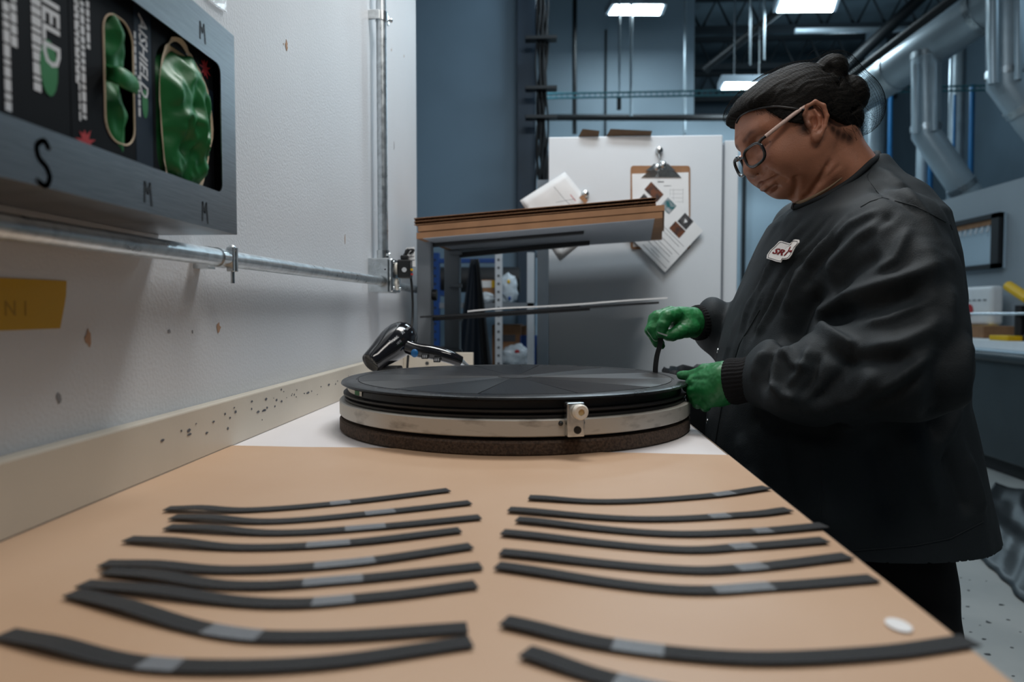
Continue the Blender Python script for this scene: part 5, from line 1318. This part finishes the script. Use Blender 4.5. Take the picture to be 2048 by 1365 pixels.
# ---------------------------------------------------------------- glasses
gl = bpy.data.objects.new('glasses', None); COL.objects.link(gl); gl.parent = person; ORIG[gl] = ORIG[person]
fr_m = M['gloss']; tm = mat('pale_pink_temple', lin(226, 196, 184), .3)
LP = []
def lens_pt(e, a, s=1.0, dx=0):
    rx, rz = .0258 * s, .0155 * s
    c, sn = math.cos(a), math.sin(a); q = 2.8
    u = math.copysign(abs(c) ** (2 / q), c) * rx; w = math.copysign(abs(sn) ** (2 / q), sn) * rz * (1.0 if sn > 0 else 1.08)
    yy = .0335 + u; return (.1150 - .22 * max(0, yy - .012) - .10 * w + .0 + dx - 0.0, e * yy, .0095 + w)
for e in (1, -1):
    ring = [tow(lens_pt(e, 2 * PI * k / 32)) for k in range(33)]
    MB().tube([Vector(p) for p in ring], .0027, 8, False).build('rim', fr_m, gl, smooth=60)
    mb = MB(); P = [Vector(tow(lens_pt(e, 2 * PI * k / 32, .97))) for k in range(32)]; c = sum(P, Vector()) / 32 + hf * .0012
    mb.add([c] + P, [(0, 1 + k, 1 + (k + 1) % 32) for k in range(32)]); mb.build('lens', M['glass'], gl, smooth=60)
    h0 = np.array(lens_pt(e, .62)) + np.array((-.001, e * .002, .002))
    MB().tube([Vector(tow(lens_pt(e, .75))), Vector(tow(h0 + np.array((-.004, e * .004, .002)))), Vector(tow(h0 + np.array((-.012, e * .006, .0025))))], .0026, 8).build('hinge', fr_m, gl, smooth=60)
    MB().tube(catmull([Vector(tow(h0 + np.array((-.010, e * .006, .0025)))), Vector(tow((.064, e * .0740, .0290))), Vector(tow((.036, e * .0790, .0330))), Vector(tow((.016, e * .0785, .0345))), Vector(tow((.000, e * .0745, .0340)))], 6), [.0034] * 12 + [.0034 - .0014 * i / 12 for i in range(13)], 10).build('temple', tm, gl, smooth=60)
MB().tube([Vector(tow(p)) for p in ((.1145, .009, .016), (.1175, 0, .018), (.1145, -.009, .016))], .0020, 8).build('bridge', fr_m, gl, smooth=60)

# ---------------------------------------------------------------- coat
M['coat'] = mat('dark_coat_cloth', lin(38, 44, 48), .70, var=.12, vscale=7, bump=.30, bscale=650, spec=.25)
M['knit'] = mat('black_knit', (.010, .010, .011), .9, bump=.5, bscale=300, spec=.2)
HEM = .727
rows = [(313, 1732, 1772, .03), (335, 1696, 1786, .055), (365, 1650, 1806, .09), (398, 1602, 1828, .140), (425, 1566, 1842, .17), (445, 1548, 1852, .20), (520, 1508, 1868, .222), (600, 1474, 1884, .228), (690, 1441, 1894, .232), (790, 1420, 1892, .238),
        (880, 1410, 1914, .246), (960, 1404, 1934, .254), (1040, 1400, 1956, .262), (1120, 1398, 1966, .266)]
YC = 1.29
lz_, lx, lrx, lry = [], [], [], []
for py, a, b, ry in rows:
    A, B = W(a, py, YC), W(b, py, YC); lz_.append(A.z); lx.append((A.x + B.x) / 2); lrx.append((B.x - A.x) / 2 * .965); lry.append(ry)
o_ = np.argsort(lz_); lz_, lx, lrx, lry = [np.array(t)[o_] for t in (lz_, lx, lrx, lry)]
ch = .0045
cf = Field((.17, .86, .66), (.92, 1.66, 1.40), ch)
def loft(x, y, z):
    zz = z.ravel(); cx, rx, ry = [np.interp(zz, lz_, t).astype(np.float32)[None, None, :] for t in (lx, lrx, lry)]
    e = 2.25; u = (np.abs((x - cx) / rx) ** e + np.abs((y - YC) / ry) ** e) ** (1 / e)
    d = (u - 1) * np.minimum(rx, ry)
    return np.maximum(d, np.maximum(z - lz_[-1], HEM - .02 - z))
cf.put((.2, .98, .67), (.88, 1.58, 1.40), loft, .01, 'add')
SH, EL, WR = P3(1786, 484, 1.090), P3(1812, 738, .995), P3(1488, 764, 1.118)
cf.cone(SH, EL, .072, .066, .035)                                       # near upper sleeve
cf.cone(P3(1825, 560, 1.035), P3(1838, 660, 1.01), .056, .058, .03)
cf.ell(EL, (.072, .062, .060), .02)
FM = P3(1660, 752, 1.045)
cf.cone(EL, FM, .064, .062, .03); cf.cone(FM, P3(1545, 756, 1.095), .058, .050, .03)
cf.ell(P3(1540, 740, 1.095), (.030, .045, .048), .015)
cf.ell(P3(1640, 800, 1.04), (.08, .04, .035), .03)
# far sleeve
cf.cone(P3(1620, 470, 1.50), P3(1530, 705, 1.50), .078, .068, .04); cf.cone(P3(1530, 705, 1.50), P3(1440, 660, 1.44), .062, .052, .03)
cf.ell(P3(1424, 642, 1.42), (.030, .045, .045), .015)
# neck opening: everything above the collar plane near the neck is cut away
cpl = [np.array(W(1594, 412, 1.25)), np.array(W(1750, 311, 1.31)), np.array(W(1658, 381, 1.195))]
cn = np.cross(cpl[1] - cpl[0], cpl[2] - cpl[0]); cn = cn / np.linalg.norm(cn) * (1 if np.cross(cpl[1] - cpl[0], cpl[2] - cpl[0])[2] > 0 else -1)
cpl = [c + np.array((0, 0, .011)) for c in cpl]
cc_ = (cpl[0] + cpl[1]) / 2 + np.array((0, .005, 0))
def opening(x, y, z):
    pl = (x - cpl[0][0]) * cn[0] + (y - cpl[0][1]) * cn[1] + (z - cpl[0][2]) * cn[2]
    return np.maximum(-pl, np.sqrt((x - cc_[0]) ** 2 + (y - cc_[1]) ** 2 + (z - cc_[2]) ** 2) - .125)
cf.put(cc_ - .13, cc_ + .13, opening, .012, 'cut')
# armpit and front crease where the near sleeve meets the body
# flare of the hem
nx_, ny_, nz_ = cf.ax
cvv, cqq = cf.mesh()
cvv = relax(cvv, cqq, 3)
for _ in range(1):
    nrm_ = vnormals(cvv, cqq)
    lo_ = np.array([mnoise.noise(Vector(p * 9.0)) for p in cvv]); 
    cvv = cvv + nrm_ * (lo_ * .006)[:, None]
keep = cvv[:, 2] > HEM
# drape folds given as lines seen on the cloth: (pixel polyline, height in metres, width in metres)
folds = [
 # sleeve of the near arm
 ([(1900, 520), (1800, 562), (1700, 592), (1640, 622), (1622, 640)], .012, .016), ([(1880, 575), (1790, 600), (1700, 625), (1640, 660)], -.010, .018),
 ([(1622, 652), (1660, 668), (1700, 690), (1716, 700)], .010, .012), ([(1716, 700), (1800, 690), (1860, 660), (1895, 600)], .008, .016), ([(1640, 690), (1700, 718), (1790, 720), (1850, 700)], -.010, .018),
 ([(1585, 690), (1560, 720), (1550, 770), (1560, 810)], .010, .010), ([(1530, 700), (1512, 730), (1508, 780)], .007, .009), ([(1545, 700), (1530, 740), (1530, 800)], -.007, .009),
 ([(1600, 800), (1560, 790), (1545, 760)], .008, .010), ([(1700, 700), (1690, 740), (1650, 790), (1600, 822)], -.008, .014), ([(1760, 740), (1720, 790), (1650, 822)], .006, .014),
 ([(1790, 440), (1720, 480), (1670, 530), (1650, 590)], .010, .018), ([(1770, 500), (1700, 545), (1650, 610)], -.009, .018), ([(1850, 470), (1862, 560), (1850, 640)], .006, .02), ([(1895, 560), (1900, 640), (1880, 720)], .007, .016),
 ([(1650, 560), (1610, 620), (1580, 680), (1555, 695)], -.020, .020), ([(1600, 520), (1590, 580), (1560, 650)], .008, .016),
 # chest
 ([(1640, 420), (1560, 500), (1500, 610), (1470, 700)], .006, .014), ([(1600, 440), (1530, 540), (1480, 640)], -.005, .012), ([(1680, 450), (1600, 520), (1550, 610), (1520, 680)], -.007, .014), ([(1700, 430), (1640, 500), (1600, 560)], .007, .014),
 ([(1570, 560), (1530, 640), (1505, 690)], .006, .010), ([(1480, 620), (1450, 720), (1436, 840)], .004, .008), ([(1500, 620), (1466, 720), (1450, 820)], -.004, .008),
 ([(1625, 440), (1545, 530), (1490, 660)], .004, .007), ([(1660, 435), (1590, 505), (1545, 580), (1500, 690)], -.005, .007), ([(1670, 470), (1612, 540), (1570, 620)], .005, .008), ([(1690, 470), (1630, 540), (1590, 600)], -.005, .008),
 ([(1540, 560), (1500, 650), (1480, 720)], .004, .007), ([(1555, 570), (1515, 650), (1495, 700)], -.004, .007), ([(1760, 420), (1700, 450), (1655, 500)], .005, .009), ([(1790, 420), (1750, 470), (1700, 510)], -.005, .010), ([(1820, 450), (1790, 520), (1730, 560)], .006, .010),
 ([(1860, 600), (1780, 640), (1700, 655)], .006, .010), ([(1870, 700), (1800, 760), (1720, 800)], .006, .011), ([(1850, 740), (1780, 800), (1700, 825)], -.005, .010), ([(1620, 690), (1605, 740), (1560, 790)], .006, .008), ([(1640, 700), (1625, 760), (1590, 810)], -.006, .008),
 ([(1575, 700), (1590, 730), (1640, 740)], .006, .008),
 # back and shoulder
 ([(1750, 330), (1800, 370), (1850, 430), (1890, 500)], .005, .014), ([(1740, 370), (1800, 400), (1870, 450)], -.005, .012), ([(1900, 640), (1880, 760), (1870, 850), (1880, 900)], -.010, .02), ([(1935, 660), (1930, 760), (1915, 850)], .007, .018),
 ([(1925, 800), (1890, 870), (1860, 960)], .008, .018),
 # skirt of the coat
 ([(1800, 850), (1850, 950), (1890, 1080)], .010, .024), ([(1740, 860), (1770, 960), (1790, 1100)], -.008, .024), ([(1640, 880), (1650, 1000), (1660, 1110)], .007, .026), ([(1560, 860), (1570, 960), (1600, 1060)], -.006, .022),
 ([(1880, 880), (1920, 980), (1950, 1060)], -.009, .02), ([(1930, 900), (1955, 980), (1972, 1050)], .007, .016), ([(1480, 860), (1490, 940), (1530, 1000)], .005, .02), ([(1700, 850), (1640, 868), (1560, 860), (1500, 835)], -.012, .02),
]
bvh_c = cast(cvv, cqq)
nrm_ = vnormals(cvv, cqq); disp = np.zeros(len(cvv))
for line, amp, wid in folds:
    pts = []
    for a, b in zip(line, line[1:]):
        for k in range(4):
            p, n = hit(bvh_c, a[0] + (b[0] - a[0]) * k / 4, a[1] + (b[1] - a[1]) * k / 4)
            if p is not None: pts.append((p, n))
    if len(pts) < 2: continue
    best = np.full(len(cvv), 9.0); tt_ = np.zeros(len(cvv))
    N_ = len(pts) - 1
    for i, ((a, _), (b, _)) in enumerate(zip(pts, pts[1:])):
        if (a - b).length > .08: continue
        a_, b_ = np.array(a), np.array(b); t = np.clip(((cvv - a_) @ (b_ - a_)) / max((b_ - a_) @ (b_ - a_), 1e-9), 0, 1); dd = np.linalg.norm(cvv - a_ - t[:, None] * (b_ - a_), axis=1)
        m_ = dd < best; best[m_] = dd[m_]; tt_[m_] = (i + t[m_]) / N_
    nm = np.array(sum((n for _, n in pts), Vector()).normalized())
    disp += 1.25 * amp * np.exp(-(best / (wid * .72)) ** 2) * np.clip(np.sin(PI * np.clip(tt_, .04, .96)) * 1.6, 0, 1) * (nrm_ @ nm > 0)
cvv = cvv + nrm_ * disp[:, None]
fine = np.array([mnoise.noise(Vector((p[0] * 30, p[1] * 30, p[2] * 14))) for p in cvv]); nrm_ = vnormals(cvv, cqq); cvv = cvv + nrm_ * (fine * .0016)[:, None]
# open hem: drop the bottom faces
cqq2 = cqq[(cvv[cqq][:, :, 2] > HEM - .012).all(1)]
coat = np_obj('coat', cvv, cqq2, M['coat'], person)
bvh_c = cast(cvv, cqq2)
def on_coat(px, py, d=0):
    p, n = hit(bvh_c, px, py); return (p + n * d) if p is not None else None
def seam(line, name, r=.0009, d=.0002, m='coat'):
    pts = []
    for a, b in zip(line, line[1:]):
        L_ = max(2, int(math.hypot(b[0] - a[0], b[1] - a[1]) / 10))
        for k in range(L_):
            p = on_coat(a[0] + (b[0] - a[0]) * k / L_, a[1] + (b[1] - a[1]) * k / L_, d)
            if p is not None: pts.append(p)
    if len(pts) > 2: return MB().tube(pts, r, 6).build(name, M[m], coat, smooth=60)
# collar band round the neck opening
M['collar'] = mat('collar_binding', lin(36, 39, 42), .8, bump=.2, bscale=500, spec=.2)
cl_pts = [W(1592, 414, 1.245), W(1624, 403, 1.212), W(1662, 388, 1.192), W(1706, 358, 1.195), W(1738, 329, 1.218), W(1756, 312, 1.27), W(1748, 308, 1.33), W(1700, 330, 1.375), W(1640, 368, 1.365), W(1600, 396, 1.33), W(1588, 414, 1.285), W(1592, 412, 1.245)]
MB().tube(catmull(cl_pts, 6), .0052, 10, False).build('collar', M['collar'], coat, smooth=70)
seam([(1752, 318), (1735, 352), (1738, 362), (1765, 396), (1790, 402)], 'seam'); seam([(1765, 396), (1740, 404), (1712, 420)], 'seam'); seam([(1790, 402), (1830, 412), (1900, 450), (1908, 470)], 'seam')
seam([(1420, 1085), (1560, 1102), (1700, 1103), (1830, 1092), (1900, 1078), (1975, 1040)], 'hem_stitch', .0010)
seam([(1520, 620), (1478, 690), (1448, 790), (1432, 880), (1425, 960)], 'placket_edge', .0012)
seam([(1560, 1060), (1640, 1058), (1645, 985)], 'pocket_seam'); seam([(1645, 985), (1642, 930), (1640, 905)], 'pocket_seam')
for px, py in ((1436, 702), (1415, 843)):
    p, n = hit(bvh_c, px, py)
    if p is not None: MB().lathe([(.0028, 0), (.0050, 0), (.0050, .0012), (.0036, .0018), (.0028, .0012)], p, 18, n, closed=True).build('snap_button', M['zinc'], coat, smooth=40)
# undershirt edge at the throat
us = catmull([W(1594, 408, 1.255), W(1602, 406, 1.232), W(1626, 395, 1.208), W(1656, 377, 1.194), W(1684, 356, 1.194)], 5)
MB().tube(us, [.0050 - .0042 * i / len(us) for i in range(len(us))], 10).build('undershirt', mat('tan_shirt', lin(120, 100, 78), .9), person, smooth=60)
# knitted cuffs
def cuff(a, b, ra, rb, name='cuff', ribs=34):
    a, b = Vector(a), Vector(b); ax = (b - a).normalized(); u = ax.orthogonal().normalized(); w = ax.cross(u); n = ribs * 4; m = 12; vs = []
    for j in range(m + 1):
        t = j / m; r = ra + (rb - ra) * t + .0016 * math.sin(t * 9)
        for k in range(n): an = 2 * PI * k / n; q = r + .0007 * math.sin(an * ribs); vs.append(a + (b - a) * t + (u * math.cos(an) + w * math.sin(an)) * q)
    mb = MB(); mb.add(vs, [(j*n+k, j*n+(k+1)%n, (j+1)*n+(k+1)%n, (j+1)*n+k) for j in range(m) for k in range(n)] + [tuple(range(n - 1, -1, -1)), tuple(range(m * n, (m + 1) * n))])
    return mb.build(name, M['knit'], coat, smooth=80)
cuff(W(1532, 756, 1.098), W(1458, 764, 1.128), .038, .034); cuff(W(1428, 645, 1.425), W(1390, 646, 1.402), .038, .032)
# name patch
outl = [(1533, 517), (1534, 510), (1541, 500), (1549, 493), (1558, 483), (1562, 482), (1572, 485), (1583, 488), (1587, 480), (1591, 479), (1598, 480), (1598, 485), (1590, 494), (1586, 502), (1582, 511), (1577, 517), (1571, 519), (1564, 519), (1561, 525), (1551, 523), (1543, 520)]
raw = [on_coat(*p) for p in outl] + [on_coat(1564, 503), on_coat(1555, 510), on_coat(1575, 495)]; raw = [p for p in raw if p is not None]
A_ = np.array([list(p) for p in raw]); c_ = A_.mean(0); pn = Vector(np.linalg.svd(A_ - c_)[2][2]); pn = pn if pn.dot(EYE - Vector(c_)) > 0 else -pn
top_ = max((Vector(p) - Vector(c_)).dot(pn) for p in A_)
def on_patch(px, py, d):                      # the patch's own flat plane, resting on the highest folds under it
    r_ = (W(px, py, 1.0) - EYE).normalized(); o_ = Vector(c_) + pn * (top_ + .0012 + d); return EYE + r_ * ((o_ - EYE).dot(pn) / r_.dot(pn))
pat = MB(); P = [on_patch(*p, .0012) for p in outl]; cc = on_patch(1564, 503, .0012)
pat.add([cc] + P, [(0, 1 + k, 1 + (k + 1) % len(P)) for k in range(len(P))])
pk = pat.build('name_patch', M['white'], coat); pk.modifiers.new('t', 'SOLIDIFY').thickness = -.0012; pk.data.materials[0] = mat('patch_cloth', lin(228, 224, 220), .8, bump=.2, bscale=500)
MB().tube([on_patch(1564 + (p[0] - 1564) * .90, 503 + (p[1] - 503) * .88, .0016) for p in outl + outl[:1]], .0004, 5, False).build('stitching', M['ink'], pk)
patch_red = mat('dark_red_thread', lin(150, 18, 28), .7)
def patmap(x0, y0, sx, sy, ax=.205, sh=-.80):                                  # text plane -> pixel -> cloth
    def f(c): return on_patch(x0 + c.x * sx + c.y * sx * -sh * .9, y0 + c.x * sx * ax - c.y * sy, .0020)
    return f
text_mb('SR', 1.0, None, bold=.03, mapf=patmap(1543, 506.5, 20, 14)).build('lettering', patch_red, pk)
text_mb('I', 1.0, None, bold=.03, mapf=patmap(1566.5, 511, 14, 11)).build('lettering', patch_red, pk)
text_mb('L', 1.0, None, bold=.05, mapf=patmap(1575, 502.5, 9, 13)).build('lettering', patch_red, pk)
text_mb('.', 1.0, None, bold=.09, mapf=patmap(1579, 503, 16, 14)).build('lettering', patch_red, pk)

# ---------------------------------------------------------------- trousers and shoes
tf = Field((.36, .98, .03), (.86, 1.62, .92), .007)
for Yh in (1.175, 1.405):
    tf.cone((.545, Yh, .84), (.555, Yh, .58), .095, .098, .03); tf.cone((.555, Yh, .58), (.570, Yh, .10), .098, .072, .03)
tf.d = np.maximum(tf.d, (.065 - tf.ax[2])[None, None, :]).astype(np.float32)
v4, q4 = tf.mesh(); v4 = relax(v4, q4, 2); n4 = vnormals(v4, q4)
v4 = v4 + n4 * np.array([.008 * mnoise.noise(Vector((p[0] * 12, p[1] * 12, p[2] * 6))) + .003 * math.sin(p[2] * 60 + p[0] * 30) for p in v4])[:, None]
np_obj('trousers', v4, q4, mat('black_trousers', (.008, .008, .009), .85, var=.2, vscale=9, spec=.2), person)
for Yh in (1.175, 1.405):
    sf = Field((.34, Yh - .08, -.01), (.70, Yh + .08, .14), .005)
    sf.cone((.60, Yh, .050), (.44, Yh, .036), .045, .036, .02); sf.cone((.585, Yh, .09), (.60, Yh, .05), .042, .044, .02)
    sf.d = np.maximum(sf.d, (.002 - sf.ax[2])[None, None, :]).astype(np.float32)
    v5, q5 = sf.mesh(); np_obj('shoe', relax(v5, q5, 2), q5, M['black'], person)

# ---------------------------------------------------------------- gloved hands
def hand_mesh(lo, hi, build, name, label):
    f = Field(lo, hi, .0015); build(f); v, q = f.mesh(); v = relax(v, q, 1, .4); n = vnormals(v, q)
    w = np.array([.0007 * (1 - 2 * abs(mnoise.noise(Vector(p * 75)))) * (mnoise.noise(Vector(p * 22)) + .5) + .0005 * mnoise.noise(Vector(p * 190)) for p in v])
    o = np_obj(name, v + n * w[:, None], q, M['green'], person); return o
def near(f):
    Pn = lambda px, py, Y, r: (P3(px, py, Y), r * Y / F)
    f.chain([Pn(1476, 765, 1.118, 34), Pn(1452, 765, 1.130, 39), Pn(1424, 770, 1.150, 35), Pn(1406, 778, 1.164, 22)], .010)
    f.ell(P3(1434, 784, 1.135), (.027, .026, .023), .010)
    f.chain([Pn(1440, 742, 1.140, 17), Pn(1410, 743, 1.155, 13.5), Pn(1389, 752, 1.172, 11.5), Pn(1362, 751, 1.192, 8.5)], .005)      # thumb laid on the disc
    f.chain([Pn(1412, 760, 1.138, 14), Pn(1388, 764, 1.160, 12.5), Pn(1376, 774, 1.182, 10.5), Pn(1374, 768, 1.203, 8.5)], .003)     # index under it
    f.chain([Pn(1408, 777, 1.136, 14), Pn(1386, 783, 1.157, 12.5), Pn(1383, 795, 1.178, 10.5), Pn(1392, 790, 1.195, 9)], .003)
    f.chain([Pn(1416, 790, 1.134, 13.5), Pn(1396, 798, 1.153, 12), Pn(1395, 807, 1.172, 10.5), Pn(1406, 800, 1.188, 9)], .003)
    f.chain([Pn(1428, 799, 1.132, 12.5), Pn(1411, 808, 1.146, 11), Pn(1411, 814, 1.163, 9.5), Pn(1420, 806, 1.178, 8)], .003)
    f.chain([(P3(1384, 759, 1.150), .0016), (P3(1410, 757, 1.118), .0020), (P3(1420, 768, 1.108), .0010)], .005, 'cut')
hand_mesh((.19, 1.06, .88), (.36, 1.28, 1.03), near, 'glove', '')
def far(f):
    Pn = lambda px, py, Y, r: (P3(px, py, Y), r * Y / F)
    f.chain([Pn(1408, 648, 1.412, 22), Pn(1386, 645, 1.402, 27), Pn(1362, 640, 1.388, 24), Pn(1346, 634, 1.378, 17)], .012)
    f.ell(P3(1374, 656, 1.375), (.020, .020, .017), .010)
    f.chain([Pn(1352, 628, 1.366, 13.5), Pn(1334, 634, 1.350, 12.5), Pn(1326, 650, 1.345, 11), Pn(1321, 668, 1.345, 8.5)], .006)        # index
    f.chain([Pn(1340, 626, 1.378, 13), Pn(1315, 635, 1.368, 12.5), Pn(1306, 658, 1.362, 11), Pn(1313, 674, 1.358, 9)], .005)
    f.chain([Pn(1338, 628, 1.392, 13), Pn(1310, 638, 1.386, 12), Pn(1301, 662, 1.380, 10.5), Pn(1314, 686, 1.376, 8.5), Pn(1323, 692, 1.372, 7)], .005)
    f.chain([Pn(1344, 636, 1.404, 12), Pn(1316, 648, 1.402, 11), Pn(1310, 672, 1.396, 9.5), Pn(1322, 688, 1.390, 7.5)], .005)
    f.chain([Pn(1380, 658, 1.375, 16), Pn(1358, 664, 1.356, 13), Pn(1344, 671, 1.349, 10.5), Pn(1335, 674, 1.346, 8)], .007)          # thumb
hand_mesh((.16, 1.30, .95), (.34, 1.44, 1.13), far, 'glove', '')
# the strip held above the disc
sp = [W(1332, 672, 1.343), W(1322, 672, 1.345), W(1320, 690, 1.350), W(1314, 712, 1.352), W(1311, 735, 1.352), W(1311, 748.5, 1.352)]
C_ = catmull(sp[1:], 6); mb = MB(); vs = []
for i, p in enumerate(C_):
    w = .0048; s = Vector((1, -.25, .05)).normalized() * w; vs += [p - s, p + s]
mb.add(vs, [(2*i, 2*i+1, 2*i+3, 2*i+2) for i in range(len(C_) - 1)])
st = mb.build('mesh_strip', M['mesh']); uv_plane(st); st.modifiers.new('t', 'SOLIDIFY').thickness = .0009
tag(st, 'dark strip held upright in the green glove above the disc', 'strip')
mb = MB(); mb.plate([W(1314, 664.0, 1.327), W(1335, 670.5, 1.327), W(1334, 673.5, 1.328), W(1317, 667.5, 1.328)], (0, -1, .4), .0008); mb.build('pale_backing', M['paper'], st)
